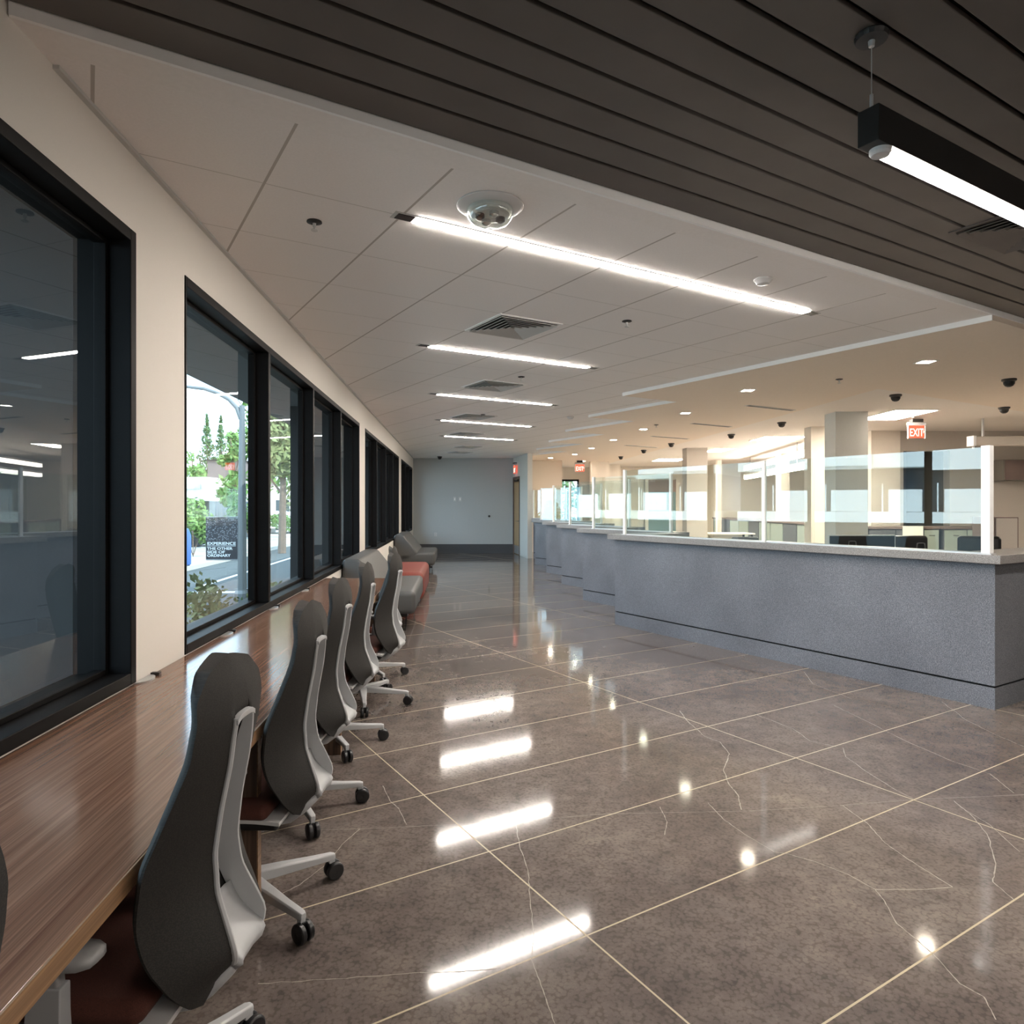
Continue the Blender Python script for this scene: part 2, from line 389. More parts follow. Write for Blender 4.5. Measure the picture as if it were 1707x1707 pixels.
# ------------------------------------------------------------------ floor
XR, YB, YF = 15.0, -7.0, 26.5
def wallx(y): return -1.373-0.0809*y
mb = MB()
mb.prism([(wallx(YB)-0.1, YB), (XR, YB), (XR, YF+1), (wallx(YF+1)-0.1, YF+1)], -0.12, 0.0)
mb.cur = 1
jt = 0.0035
def inside(u, v): 
    x, y, _ = fuv(v, u, 0); return x > wallx(y)+0.02 and YB < y < 21.5 and x < 14
def ribbon(p, q, hw, z):
    p = Vector((*p, 0)); q = Vector((*q, 0)); d = (q-p).normalized(); n_ = Vector((-d.y, d.x, 0))*hw
    mb.add([(p-n_)[:2]+(z,), (q-n_)[:2]+(z,), (q+n_)[:2]+(z,), (p+n_)[:2]+(z,)], [(0, 1, 2, 3)])
def clip_line(fn, t0, t1, step=0.05):
    ts = [t0+step*i for i in range(int((t1-t0)/step))]
    ok = [t for t in ts if fn(t)]
    return (ok[0], ok[-1]) if ok else None
for k in range(-8, 30):
    u = 1.215+0.6835*k
    r = clip_line(lambda t: inside(u, t), -10, 20)
    if r and r[1]-r[0] > 0.3: ribbon(fuv(r[0], u, 0)[:2], fuv(r[1], u, 0)[:2], jt, 0.0004)
for k in range(-4, 8):
    v = 1.478+2.10*k
    r = clip_line(lambda t: inside(t, v), -10, 30)
    if r and r[1]-r[0] > 0.3: ribbon(fuv(v, r[0], 0)[:2], fuv(v, r[1], 0)[:2], jt, 0.0006)
mb.cur = 2
def gp(px, py): y = F*EYE/(py-HY); return ((px-CX)/F*y, y)
def crack(pts, hw=0.0016, wob=0.012, sub=7):
    P = [gp(*p) for p in pts]; out = [P[0]]
    for a, b in zip(P, P[1:]):
        L = math.hypot(b[0]-a[0], b[1]-a[1])
        for i in range(1, sub+1):
            t = i/sub; w_ = wob*min(1, L) if i < sub else 0
            out.append((a[0]+(b[0]-a[0])*t+random.uniform(-w_, w_), a[1]+(b[1]-a[1])*t+random.uniform(-w_, w_)))
    for a, b in zip(out, out[1:]): ribbon(a, b, hw*random.uniform(0.5, 1.2), 0.0008)
crack([(1133, 1185), (1147, 1203), (1175, 1228), (1200, 1237), (1216, 1257), (1206, 1283), (1215, 1307), (1230, 1325), (1236, 1350)], 0.0024)
crack([(1262, 1192), (1322, 1215), (1350, 1235), (1394, 1245)])
crack([(1405, 1247), (1410, 1262), (1450, 1290), (1495, 1318), (1523, 1332)])
crack([(1405, 1343), (1445, 1372), (1475, 1405), (1510, 1430), (1550, 1455), (1588, 1479)], 0.002)
crack([(1588, 1479), (1540, 1483), (1459, 1483)])
crack([(1315, 1424), (1360, 1437), (1412, 1457), (1459, 1483), (1475, 1503), (1495, 1540), (1530, 1568), (1565, 1600), (1600, 1640), (1640, 1662), (1660, 1700)], 0.0018)
crack([(1180, 1338), (1205, 1365), (1240, 1390), (1290, 1420), (1315, 1424)])
crack([(1590, 1335), (1620, 1360), (1645, 1390), (1660, 1440), (1655, 1470), (1690, 1500)], 0.0022)
crack([(1600, 1345), (1650, 1375), (1700, 1420)])
crack([(860, 1375), (866, 1410), (880, 1450), (884, 1500), (890, 1560), (886, 1600), (905, 1650), (925, 1707)])
crack([(638, 1310), (650, 1335), (665, 1348), (678, 1375)], 0.0022)
crack([(600, 1382), (570, 1408), (545, 1440), (500, 1475), (440, 1505)], 0.002)
crack([(430, 1640), (560, 1632), (690, 1622), (760, 1620), (830, 1615)], 0.0014)
crack([(480, 1384), (600, 1382), (750, 1375), (900, 1366), (1007, 1357), (1250, 1352), (1400, 1343), (1523, 1333), (1707, 1325)], 0.001, 0.0)
crack([(1390, 1176), (1430, 1195), (1475, 1218), (1520, 1240), (1590, 1270), (1650, 1290), (1690, 1322)])
crack([(1100, 1345), (1112, 1370), (1108, 1392)])
crack([(1570, 1170), (1610, 1200), (1660, 1225), (1707, 1245)])
crack([(1340, 1120), (1355, 1140), (1420, 1165)])
fl = mb.build('floor', ['floor', 'joint_fill', 'crack_fill'], origin=(0, 0, 0)); structure(fl)

# ------------------------------------------------------------------ window wall
Z0, Z1 = 0.746, 2.665
groups = [(-3.29, 2.93, 4), (3.46, 9.68, 4), (10.29, 16.30, 4), (17.02, 21.2, 3)]
def wy(y): return (y+0.0807*1.3685)/0.99674       # Y of a wall point -> w
WT = 0.22
mb = MB()
wl = WN-WT
mb.box(wl, WN, wy(YB-0.2), wy(22.0), -0.12, Z0, fnw)
mb.box(wl, WN, wy(YB-0.2), wy(22.0), Z1, 3.3, fnw)
prev = YB-0.2
for g in groups:
    mb.box(wl, WN, wy(prev), wy(g[0]), Z0, Z1, fnw); prev = g[1]
mb.box(wl, WN, wy(prev), wy(22.0), Z0, Z1, fnw)
structure(mb.build('wall_left', 'wall_paint', origin=(0, 0, 0)))
mb = MB(); mb.box(WN, WN+0.022, wy(2.33), wy(21.6), 2.985, 2.9995, fnw); structure(mb.build('trim_1', 'vent_grey'))
mb = MB(); mb.box(WN, WN+0.014, wy(7.3), wy(21.6), 0.0, 0.14, fnw); structure(mb.build('baseboard_left', 'dark_base'))
for gi, (a, b, n) in enumerate(groups):
    c = fnw(WN, wy((a+b)/2), Z0)
    t = Thing('window_%d' % (gi+1), c, kind='structure')
    fr = MB(); w0, w1 = wy(a), wy(b); fd = 0.23; ft = 0.05; i0 = WN+0.006
    fr.box(WN-fd, i0, w0, w0+0.02, Z0, Z1, fnw); fr.box(WN-fd, i0, w1-ft, w1, Z0, Z1, fnw)
    fr.box(WN-fd, i0, w0+0.02, w1-ft, Z1-ft, Z1, fnw); fr.box(WN-fd, i0, w0+0.02, w1-ft, Z0, Z0+ft, fnw)
    pitch = (w1-w0)/n
    for k in range(1, n):
        q = w0+pitch*k; fr.box(WN-0.125, i0, q-0.028, q+0.028, Z0+ft, Z1-ft, fnw)
    o = t.part('window_frame', fr, 'bronze', bevel=0.004)
    for k in range(n):
        q0 = w0+pitch*k+(0.02 if k == 0 else 0.028); q1 = w0+pitch*(k+1)-(ft if k == n-1 else 0.028)
        s_ = MB(); sw = 0.022
        for (x0, x1, y0, y1) in ((q0, q0+sw, Z0+ft, Z1-ft), (q1-sw, q1, Z0+ft, Z1-ft), (q0+sw, q1-sw, Z0+ft, Z0+ft+sw), (q0+sw, q1-sw, Z1-ft-sw, Z1-ft)):
            s_.box(WN-0.135, WN-0.085, x0, x1, y0, y1, fnw)
        t.part('glazing_bead', s_, 'bronze', bevel=0.003)
        g_ = MB(); g_.box(WN-0.115, WN-0.103, q0+0.01, q1-0.01, Z0+ft+0.01, Z1-ft-0.01, fnw)
        t.part('pane', g_, 'window_glass')

# outside of the facade: fins at the piers, overhang
for (y0, y1) in ((2.97, 3.42), (9.72, 10.25), (16.34, 16.98), (-3.9, -3.4)):
    mb = MB(); mb.box(wl-0.74, wl, wy(y0), wy(y1), -0.3, 2.9, fnw); structure(mb.build('column_outside', 'dark_clad'))
mb = MB(); mb.box(wl-1.28, wl, wy(-8), wy(23), 2.9, 3.35, fnw); structure(mb.build('roof_overhang', 'soffit_out'))
# roof and rest of shell
mb = MB(); mb.prism([(wallx(YB)-0.3, YB-0.3), (XR+0.3, YB-0.3), (XR+0.3, 28), (wallx(28)-0.3, 28)], 3.12, 3.32); structure(mb.build('roof', 'gypsum'))
mb = MB(); mb.box(wallx(YB)-0.3, XR+0.2, YB-0.2, YB, -0.12, 3.12); structure(mb.build('wall_back', 'gypsum'))
mb = MB(); mb.box(XR, XR+0.2, YB-0.2, 27.7, -0.12, 3.12); structure(mb.build('wall_right', 'taupe_wall'))

# ------------------------------------------------------------------ far wall
FY = 21.7
mb = MB(); mb.box(wallx(FY)-0.05, 0.10, FY, FY+0.15, 0, 3.0); structure(mb.build('wall_far', 'grey_wall'))
mb = MB(); mb.box(wallx(FY)+0.0, 0.03, FY-0.018, FY, 0, 0.285); structure(mb.build('baseboard_far', 'dark_base'))
# angled return wall with the wooden door
A = Vector((0.035, FY)); B = Vector((0.443, 19.5)); L = (B-A).length; dd = (B-A)/L; nn = Vector((dd.y, -dd.x))   # nn points to the corridor (-X)
def fr_(s_, o_, z): p = A+dd*s_+nn*o_; return (p.x, p.y, z)
mb = MB()
for (s0, s1, z0, z1) in ((0, 0.06, 0, 3.0), (1.10, L, 0, 3.0), (0.06, 1.10, 2.39, 3.0)): mb.box(s0, s1, -0.14, 0, z0, z1, fr_)
structure(mb.build('wall_return', 'pale_column'))
t = Thing('door_1', fr_(0.58, 0, 0), kind='structure')
m_ = MB(); m_.box(0.06, 0.11, -0.1, 0.02, 0, 2.39, fr_); m_.box(1.05, 1.10, -0.1, 0.02, 0, 2.39, fr_); m_.box(0.11, 1.05, -0.1, 0.02, 2.33, 2.39, fr_)
t.part('door_frame', m_, 'brown_clad')
m_ = MB(); m_.box(0.11, 1.05, -0.06, -0.015, 0.01, 2.33, fr_); leaf = t.part('door_leaf', m_, 'light_wood')
m_ = MB(); m_.box(0.14, 1.02, -0.015, -0.010, 0.02, 0.27, fr_); t.part('kick_plate', m_, 'aluminium')
m_ = MB(); m_.lathe([(0.0, 0), (0.03, 0), (0.03, 0.01), (0.0, 0.01)], (0, 0, 0)); m_.v = [fr_(0.92+p[0], -0.012+p[2], 1.03+p[1]) for p in m_.v]
m_.tube([fr_(0.92, -0.01, 1.03), fr_(0.92, 0.06, 1.03), fr_(0.80, 0.065, 1.03)], 0.010)
t.part('door_handle', m_, 'chrome')
m_ = MB(); m_.box(0.30, 0.85, -0.015, 0.02, 2.24, 2.31, fr_); t.part('door_closer', m_, 'dark_metal')
# wall behind the last counter, warm lit
mb = MB(); mb.box(0.55, 1.62, 22.2, 22.4, 0, 2.96); structure(mb.build('wall_cream', 'cream_wall'))
mb = MB(); mb.box(0.13, 0.55, 22.25, 22.4, 0, 2.96); mb.box(-0.1, 0.13, 21.9, 22.4, 0, 3.1); structure(mb.build('wall_infill', 'grey_wall'))
# deep recess with daylight window
t = Thing('window_5', (2.05, 26.2, 0), kind='structure')
m_ = MB(); m_.box(1.55, 1.62, 26.1, 26.2, 0.6, 2.5); m_.box(2.48, 2.55, 26.1, 26.2, 0.6, 2.5); m_.box(1.62, 2.48, 26.1, 26.2, 2.43, 2.5); m_.box(1.62, 2.48, 26.1, 26.2, 0.6, 0.67); m_.box(1.62, 2.48, 26.1, 26.2, 1.95, 2.0)
t.part('window_frame', m_, 'bronze')
m_ = MB(); m_.box(1.62, 2.48, 26.14, 26.15, 0.67, 2.43); t.part('pane', m_, 'window_glass')
mb = MB(); mb.box(1.4, 1.55, 22.4, 26.3, 0, 3.0); mb.box(1.55, 2.55, 26.15, 26.3, 0, 0.6); mb.box(1.55, 2.55, 26.15, 26.3, 2.5, 3.0); mb.box(2.55, 12, 26.15, 26.3, 0, 3.0)
structure(mb.build('wall_recess', 'cream_wall'))

# ------------------------------------------------------------------ ceilings
ZC, ZT, ZP = 3.0, 2.958, 3.037
US = [2.60]+[6.98+1.99*k for k in range(6)]; VS = [6.04+0.985*k for k in range(7)]
def saw(k_max=5):
    pts = []
    for k in range(k_max+1):
        pts.append((VS[k], US[k])); pts.append((VS[k], US[k+1]))
    return pts
S = [fuv(v, u, 0)[:2] for v, u in saw()]
far_pt = S[-1]
wp = Vector(fuv(0, 2.60, 0)[:2]); 
# intersection of the u=2.60 line with the wall
tt = (WN-(wp.x*N[0]+wp.y*N[1]))/(V[0]*N[0]+V[1]*N[1]); wpt = (wp.x+tt*V[0], wp.y+tt*V[1])
S2 = [p for p in S if p[1] < FY]
poly = [wpt]+S2+[(S2[-1][0], FY), (wallx(FY), FY)]
# gypsum border strip, then tiles
def cutline(v): return fuv(v, 2.735, 0)[:2]
tb = (WN-(fuv(0, 2.735, 0)[0]*N[0]+fuv(0, 2.735, 0)[1]*N[1]))/(V[0]*N[0]+V[1]*N[1])
mb = MB(); mb.prism([wpt, S[0], cutline(VS[0]), cutline(tb)], ZC, 3.12); structure(mb.build('ceiling_border', 'gypsum', origin=(0, 0, 0)))
mb = MB(); mb.prism([cutline(tb), cutline(VS[0])]+S2[1:]+[(S2[-1][0], FY), (wallx(FY), FY)], ZC, 3.12); structure(mb.build('ceiling_tiled', 'ceiling_tile', origin=(0, 0, 0)))
# vertical edge along the saw-tooth line down to the lower ceiling, and the lower ceiling
mb = MB()
for a, b in zip(S2, S2[1:]):
    a = Vector(a); b = Vector(b); d_ = (b-a).normalized(); n_ = Vector((d_.y, -d_.x))*0.012; a = a-n_*0.6; b = b-n_*0.6
    mb.add([(a.x, a.y, ZT-0.002), (b.x, b.y, ZT-0.002), (b.x, b.y, ZC), (a.x, a.y, ZC), (a.x+n_.x, a.y+n_.y, ZT-0.002), (b.x+n_.x, b.y+n_.y, ZT-0.002), (b.x+n_.x, b.y+n_.y, ZC), (a.x+n_.x, a.y+n_.y, ZC)],
           [(0, 1, 2, 3), (7, 6, 5, 4), (0, 4, 5, 1), (3, 2, 6, 7), (0, 3, 7, 4), (1, 5, 6, 2)])
structure(mb.build('trim_2', 'fascia_white'))
sa = (4.57, 8.56)                                     # corner of the paler staff ceiling
p_r = fuv(20, 2.60, 0)[:2]
mb = MB(); tan_poly = S2+[(S2[-1][0], 26.4), (sa[0]-0.0809*(26.4-sa[1]), 26.4), sa, (sa[0]+V[0]*12, sa[1]+V[1]*12), p_r]
mb.prism(tan_poly, ZT, 3.12); structure(mb.build('ceiling_tan', 'tan_ceiling', origin=(0, 0, 0)))
mb = MB(); mb.prism([sa, (sa[0]+V[0]*12, sa[1]+V[1]*12), (XR, 26.4), (sa[0]-0.0809*(26.4-sa[1]), 26.4)], ZT+0.02, 3.12); structure(mb.build('ceiling_staff', 'staff_ceiling', origin=(0, 0, 0)))
# dark plank ceiling on the near side with its white edge
mb = MB(); mb.box(-4, 20, 2.60, 2.615, ZT-0.005, 3.12, fuv); 
edge = MB()
ax = wpt; edge.prism([wpt, p_r, fuv(20, 2.585, 0)[:2], (wpt[0]+U[0]*-0.015, wpt[1]+U[1]*-0.015)], ZC-0.001, ZP+0.01)
structure(edge.build('trim_3', 'fascia_white'))
mb = MB()
def plank_clip(v): x, y, _ = fuv(v, uu, 0); return x > wallx(y)+0.0 and y > YB and x < XR
k = 0
pitch = 0.1662
uu = 2.585-pitch
while uu > -13:
    u0, u1 = uu, uu+pitch-0.020
    if k == 0: u1 = uu+pitch-0.006
    r0 = clip_line(plank_clip, -16, 22, 0.02)
    if r0:
        mb.box(r0[0]-0.06, r0[1]+0.02, u0, u1, ZP, ZP+0.02, fuv)
    uu -= pitch; k += 1
structure(mb.build('ceiling_plank', 'plank', origin=(0, 0, 0), bevel=0.003))
mb = MB(); mb.prism([wpt, p_r, (XR, YB), (wallx(YB), YB)], ZP+0.035, ZP+0.05); structure(mb.build('ceiling_void', 'black_void'))

# ------------------------------------------------------------------ ceiling fittings
def linear_light(i, u, v0, v1, label):
    t = Thing('linear_ceiling_light', fuv((v0+v1)/2, u, ZC), label, 'ceiling light', 'linear lights in the tiled ceiling')
    m_ = MB(); m_.box(v0-0.13, v1+0.13, u-0.042, u+0.042, ZC-0.004, ZC+0.001, fuv); t.part('slot_trim', m_, 'vent_grey')
    m_ = MB(); m_.box(v0-0.11, v0-0.02, u-0.032, u+0.032, ZC-0.007, ZC-0.004, fuv); t.part('slot_end', m_, 'black_plastic')
    m_ = MB(); m_.box(v1+0.02, v1+0.11, u-0.032, u+0.032, ZC-0.007, ZC-0.004, fuv); t.part('slot_end', m_, 'black_plastic')
    mid = (v0+v1)/2+0.3
    for (a, b) in ((v0, mid-0.004), (mid+0.004, v1)):
        m_ = MB(); m_.box(a, b, u-0.036, u+0.036, ZC-0.0085, ZC-0.004, fuv); t.part('diffuser', m_, 'lamp_linear')
linear_light(0, 3.32, 1.46, 4.72, 'nearest and longest glowing linear light in the white tiled ceiling, beside the dome camera')
linear_light(1, 5.886, 2.73, 4.60, 'second linear light in the tiled ceiling, just beyond the nearest square air vent')
linear_light(2, 8.36, 3.99, 5.83, 'third linear light in the tiled ceiling, between the second air vent and the fourth light')
linear_light(3, 10.86, 5.26, 7.10, 'fourth linear light in the tiled ceiling, second from the far wall')
linear_light(4, 13.30, 6.52, 8.22, 'fifth and farthest linear light in the tiled ceiling, closest to the far wall')

def pendant(name, u, v0, v1, label, group=None):
    zt = 2.79; c = fuv(v0, u, ZP); t = Thing(name, c, label, 'pendant light', group)
    m_ = MB(); m_.box(v0, v1, u-0.036, u+0.036, zt-0.117, zt, fuv); t.part('light_housing', m_, 'dark_metal', bevel=0.002)
    m_ = MB(); m_.box(v0+0.10, v1-0.1, u-0.030, u+0.030, zt-0.124, zt-0.1165, fuv); t.part('diffuser', m_, 'lamp_pendant')
    for vv in (v0+0.02, v1-0.3):
        x, y, _ = fuv(vv, u, 0)
        m_ = MB(); m_.lathe([(0, 0), (0.045, 0), (0.052, -0.008), (0.048, -0.022), (0, -0.024)], (x, y, ZP)); cp = t.part('canopy', m_, 'black_plastic', smooth=False)
        m_ = MB(); m_.tube([(x, y, ZP-0.02), (x, y, zt)], 0.0018, 6); m_.lathe([(0.0, 0), (0.006, 0), (0.006, 0.05), (0, 0.055)], (x, y, zt-0.001), 10); m_.lathe([(0.0, 0), (0.011, -0.0), (0.009, -0.02), (0, -0.022)], (x, y, ZP-0.022), 10)
        t.part('suspension_cable', m_, 'aluminium')
    x, y, _ = fuv(v0+0.07, u, 0)
    m_ = MB(); m_.lathe([(0, 0), (0.034, 0), (0.034, -0.012), (0.028, -0.02), (0, -0.022)], (x, y, zt-0.117)); t.part('sensor', m_, 'white_plastic', smooth=False, label='round white sensor under the dark end of the housing')
pendant('pendant_linear_light', 1.285, 2.15, 5.9, 'black boxed linear pendant with a glowing underside hung from the dark plank ceiling')
pendant('pendant_linear_light', -1.6, 0.6, 4.3, 'added unseen linear pendant behind the viewpoint, lighting the chairs and desk')  # unseen pendant added to light the chairs and the desk
pendant('pendant_linear_light', -4.4, 0.6, 4.3, 'added unseen linear pendant near the back wall, for extra light from behind')  # second added pendant, also out of view

def vent(v, u, label, s=0.30, z=ZC, mat='vent_grey', group='square air vents in the tiled ceiling'):
    c = fuv(v, u, z); t = Thing('air_vent', c, label, 'air vent', group)
    m_ = MB()
    for (a0, a1, b0, b1) in ((-s, s, -s, -s+0.025), (-s, s, s-0.025, s), (-s, -s+0.025, -s+0.025, s-0.025), (s-0.025, s, -s+0.025, s-0.025)):
        m_.box(v+a0, v+a1, u+b0, u+b1, z-0.008, z+0.001, fuv)
    t.part('vent_frame', m_, 'fascia_white' if mat == 'vent_grey' else mat)
    m_ = MB(); m_.box(v-s+0.025, v+s-0.025, u-s+0.025, u+s-0.025, z-0.003, z+0.001, fuv); t.part('backing', m_, 'vent_dark')
    m_ = MB()
    for q in range(6):
        r = s-0.03-q*0.044; 
        if r < 0.05: break
        for ax_ in range(4):
            # louvre: a slanted strip on each side of a concentric square
            w_ = 0.027
            o0, o1 = r, r-w_
            cs = [((-o0, -o0), (o0, -o0), (o1, -o1), (-o1, -o1)), ((o0, -o0), (o0, o0), (o1, o1), (o1, -o1)), ((o0, o0), (-o0, o0), (-o1, o1), (o1, o1)), ((-o0, o0), (-o0, -o0), (-o1, -o1), (-o1, o1))][ax_]
            lo = [fuv(v+cs[i][0], u+cs[i][1], z-(0.019 if i < 2 else 0.004)) for i in range(4)]
            hi = [fuv(v+cs[i][0], u+cs[i][1], z-(0.0135 if i < 2 else 0.0022)) for i in range(4)]
            m_.add(lo+hi, [(0, 1, 2, 3), (7, 6, 5, 4), (0, 4, 5, 1), (1, 5, 6, 2), (2, 6, 7, 3), (3, 7, 4, 0)])
    t.part('louvre', m_, mat)
vent(3.03, 4.89, 'large square louvred air vent in the tiled ceiling beyond the nearest linear light')
vent(4.30, 7.40, 'square louvred air vent between the second and third linear ceiling lights')
vent(5.5, 10.15, 'flat looking square air vent just before the fourth linear ceiling light')
vent(6.7, 12.65, 'small looking square air vent just before the farthest linear ceiling light')
vent(8.2, 15.4, 'distant square air vent beyond the farthest linear ceiling light')
vent(8.85, 17.1, 'farthest square air vent in the tiled ceiling, close to the far wall')
vent(4.42, 1.68, 'dark louvred air vent set into the plank ceiling at the right edge', s=0.31, z=ZP, mat='plank', group='vent in the plank ceiling')
def cpt(px, py, z): y = F*(z-EYE)/(HY-py); return ((px-CX)/F*y, y)
def sprinkler(px, py, label, z=ZC):
    x, y = cpt(px, py, z); t = Thing('sprinkler', (x, y, z), label, 'sprinkler', 'sprinkler heads on the ceilings')
    m_ = MB(); m_.lathe([(0, 0.004), (0.038, 0.004), (0.040, -0.006), (0.02, -0.012), (0, -0.012)], (x, y, z)); t.part('escutcheon', m_, 'dark_metal')
    m_ = MB(); m_.lathe([(0, -0.01), (0.010, -0.01), (0.008, -0.03), (0.004, -0.034), (0.004, -0.045), (0.018, -0.046), (0.018, -0.049), (0, -0.05)], (x, y, z), 12); t.part('sprinkler_head', m_, 'vent_grey')
sprinkler(524, 369, 'nearest sprinkler head in the tiled ceiling, left of the dome camera')
sprinkler(1045, 535, 'sprinkler head right of the large air vent, in front of the second linear light')
sprinkler(869, 628, 'sprinkler head above the right end of the second air vent')
sprinkler(805, 691, 'sprinkler head beside the flat vent before the fourth linear light')
sprinkler(1399, 632, 'sprinkler head on the tan ceiling between the two nearest downlights', ZT)
sprinkler(1094, 708, 'sprinkler head on the tan ceiling between two distant downlights', ZT)
sprinkler(1522, 691, 'sprinkler head on the staff ceiling just above the large exit sign', ZT+0.02)
def smoke(px, py, label, r=0.05):
    x, y = cpt(px, py, ZC); m_ = MB(); m_.lathe([(0, 0), (r*1.2, 0), (r*1.2, -0.01), (r, -0.018), (r*0.8, -0.035), (r*0.3, -0.04), (0, -0.04)], (x, y, ZC), 24)
    tag(m_.build('smoke_detector', 'white_plastic', smooth=False, bevel=0.002), label, 'smoke detector', 'smoke detectors on the tiled ceiling')
smoke(1272, 465, 'white round smoke detector near the right end of the nearest linear light')
smoke(951, 695, 'small white smoke detector by the pale ceiling edge, beyond the third linear light')
# big dome camera
x, y = cpt(817, 342, ZC)
t = Thing('dome_camera', (x, y, ZC), 'large dome security camera on a white ring beside the nearest linear light', 'security camera')
m_ = MB(); m_.lathe([(0, 0), (0.165, 0), (0.168, -0.008), (0.15, -0.016), (0.115, -0.022), (0, -0.022)], (x, y, ZC), 40); t.part('mounting_ring', m_, 'white_plastic', smooth=False, bevel=0.002)
m_ = MB(); m_.lathe([(0, -0.02), (0.110, -0.02), (0.111, -0.036), (0.098, -0.05), (0.08, -0.055), (0, -0.055)], (x, y, ZC), 40); t.part('camera_body', m_, 'vent_grey', smooth=False)
m_ = MB(); m_.lathe([(0.116, -0.021), (0.120, -0.036), (0.112, -0.064), (0.088, -0.088), (0.05, -0.103), (0.0, -0.108)], (x, y, ZC), 40)
t.part('clear_dome', m_, 'screen_glass', smooth=True)
for a in range(4):
    ca, sa_ = math.cos(a*PI/2+0.4), math.sin(a*PI/2+0.4); m_ = MB(); m_.lathe([(0, 0), (0.024, 0), (0.024, -0.018), (0.014, -0.024), (0, -0.024)], (x+0.055*ca, y+0.055*sa_, ZC-0.054), 14); t.part('lens', m_, 'chrome' if a % 2 else 'black_plastic')

def small_dome(px, py, label, z=ZT):
    x, y = cpt(px, py, z); t = Thing('dome_camera', (x, y, z), label, 'security camera', 'small dark dome cameras over the counters')
    m_ = MB(); m_.lathe([(0, 0), (0.075, 0), (0.075, -0.02), (0.06, -0.03), (0, -0.03)], (x, y, z), 20); t.part('mounting_ring', m_, 'black_plastic')
    m_ = MB(); m_.lathe([(0, -0.028), (0.058, -0.028), (0.056, -0.055), (0.04, -0.08), (0.02, -0.09), (0, -0.092)], (x, y, z), 20); t.part('dome', m_, 'dark_metal', smooth=False)
for (px, py, lb, z) in ((1682, 632, 'small dark dome camera nearest the right edge, highest on the tan ceiling', ZT), (1674, 679, 'small dome camera below the rightmost one, at the edge of the tan ceiling', ZT),
    (1493, 658, 'small dome camera above the brightest troffer light', ZT+.02), (1303, 704, 'small dome camera above the second troffer light', ZT+.02), (1219, 724, 'small dome camera between the second and third troffer lights', ZT),
    (1119, 739, 'small distant dome camera left of the third troffer light', ZT), (1073, 750, 'small distant dome camera left of the farthest troffer light', ZT), (1035, 761, 'farthest small dome camera, right of the far exit sign', ZT),
    (733, 761, 'tiny dome camera on the tiled ceiling by the grey far wall', ZC)):
    small_dome(px, py, lb, z)
def downlight(x, y, label):
    t = Thing('downlight', (x, y, ZT), label, 'downlight', 'square downlights in the tan ceiling'); s_ = 0.065
    m_ = MB()
    for (a0, a1, b0, b1) in ((-s_-.02, s_+.02, -s_-.02, -s_), (-s_-.02, s_+.02, s_, s_+.02), (-s_-.02, -s_, -s_, s_), (s_, s_+.02, -s_, s_)):
        m_.box(x+a0, x+a1, y+b0, y+b1, ZT-0.005, ZT+0.001)
    t.part('trim_ring', m_, 'fascia_white'); m_ = MB(); m_.box(x-s_, x+s_, y-s_, y+s_, ZT-0.003, ZT); t.part('lamp', m_, 'lamp_down')
for px, py, lb in ((1543.5, 603, 'nearest square downlight in the tan ceiling, at the right'), (1246.5, 650.6, 'second nearest downlight in the tan ceiling, right of the long pale edge'), (1142.5, 688.5, 'third downlight of the row over the counters'),
    (1072.5, 715.5, 'fourth downlight of the row over the counters'), (1022.5, 733.4, 'fifth downlight of the row over the counters'), (986, 747, 'sixth downlight of the row, up and right of the far exit sign'), (958, 757.4, 'downlight just left above the far exit sign'),
    (917.6, 763.2, 'downlight close to the cream wall beyond the last counter'), (972, 768.6, 'farthest downlight, right beside the far exit sign')):
    x, y = cpt(px, py, ZT); downlight(x, y, lb)
def troffer(x, y, label, z=ZT+0.02, sx=0.30, sy=0.6):
    t = Thing('troffer_light', (x, y, z), label, 'ceiling light', 'bright troffer lights over the staff area')
    m_ = MB()
    for (a0, a1, b0, b1) in ((-sx-.02, sx+.02, -sy-.02, -sy), (-sx-.02, sx+.02, sy, sy+.02), (-sx-.02, -sx, -sy, sy), (sx, sx+.02, -sy, sy)): m_.box(x+a0, x+a1, y+b0, y+b1, z-0.008, z+0.001)
    t.part('light_frame', m_, 'fascia_white'); m_ = MB(); m_.box(x-sx, x+sx, y-sy, y+sy, z-0.006, z); t.part('diffuser', m_, 'lamp_troffer')
for px, py, lb, sx, sy in ((1492, 692, 'brightest nearest troffer light, left of the large exit sign', .33, .6), (1297, 731, 'second troffer light over the staff area, left of the tall pale column', .45, .5), (1197, 750.5, 'third troffer light over the staff area, right of the distant column', .25, .6), (1115, 766.5, 'farthest troffer light over the staff area', .42, .6)):
    x, y = cpt(px, py, ZT+0.02); troffer(x, y, lb, sx=sx, sy=sy)
troffer(9.6, 8.2, 'added unseen troffer light brightening the right of the staff area'); troffer(12.0, 11.0, 'added unseen troffer light brightening the far right of the staff area')  # two out-of-view troffers added to brighten the staff side
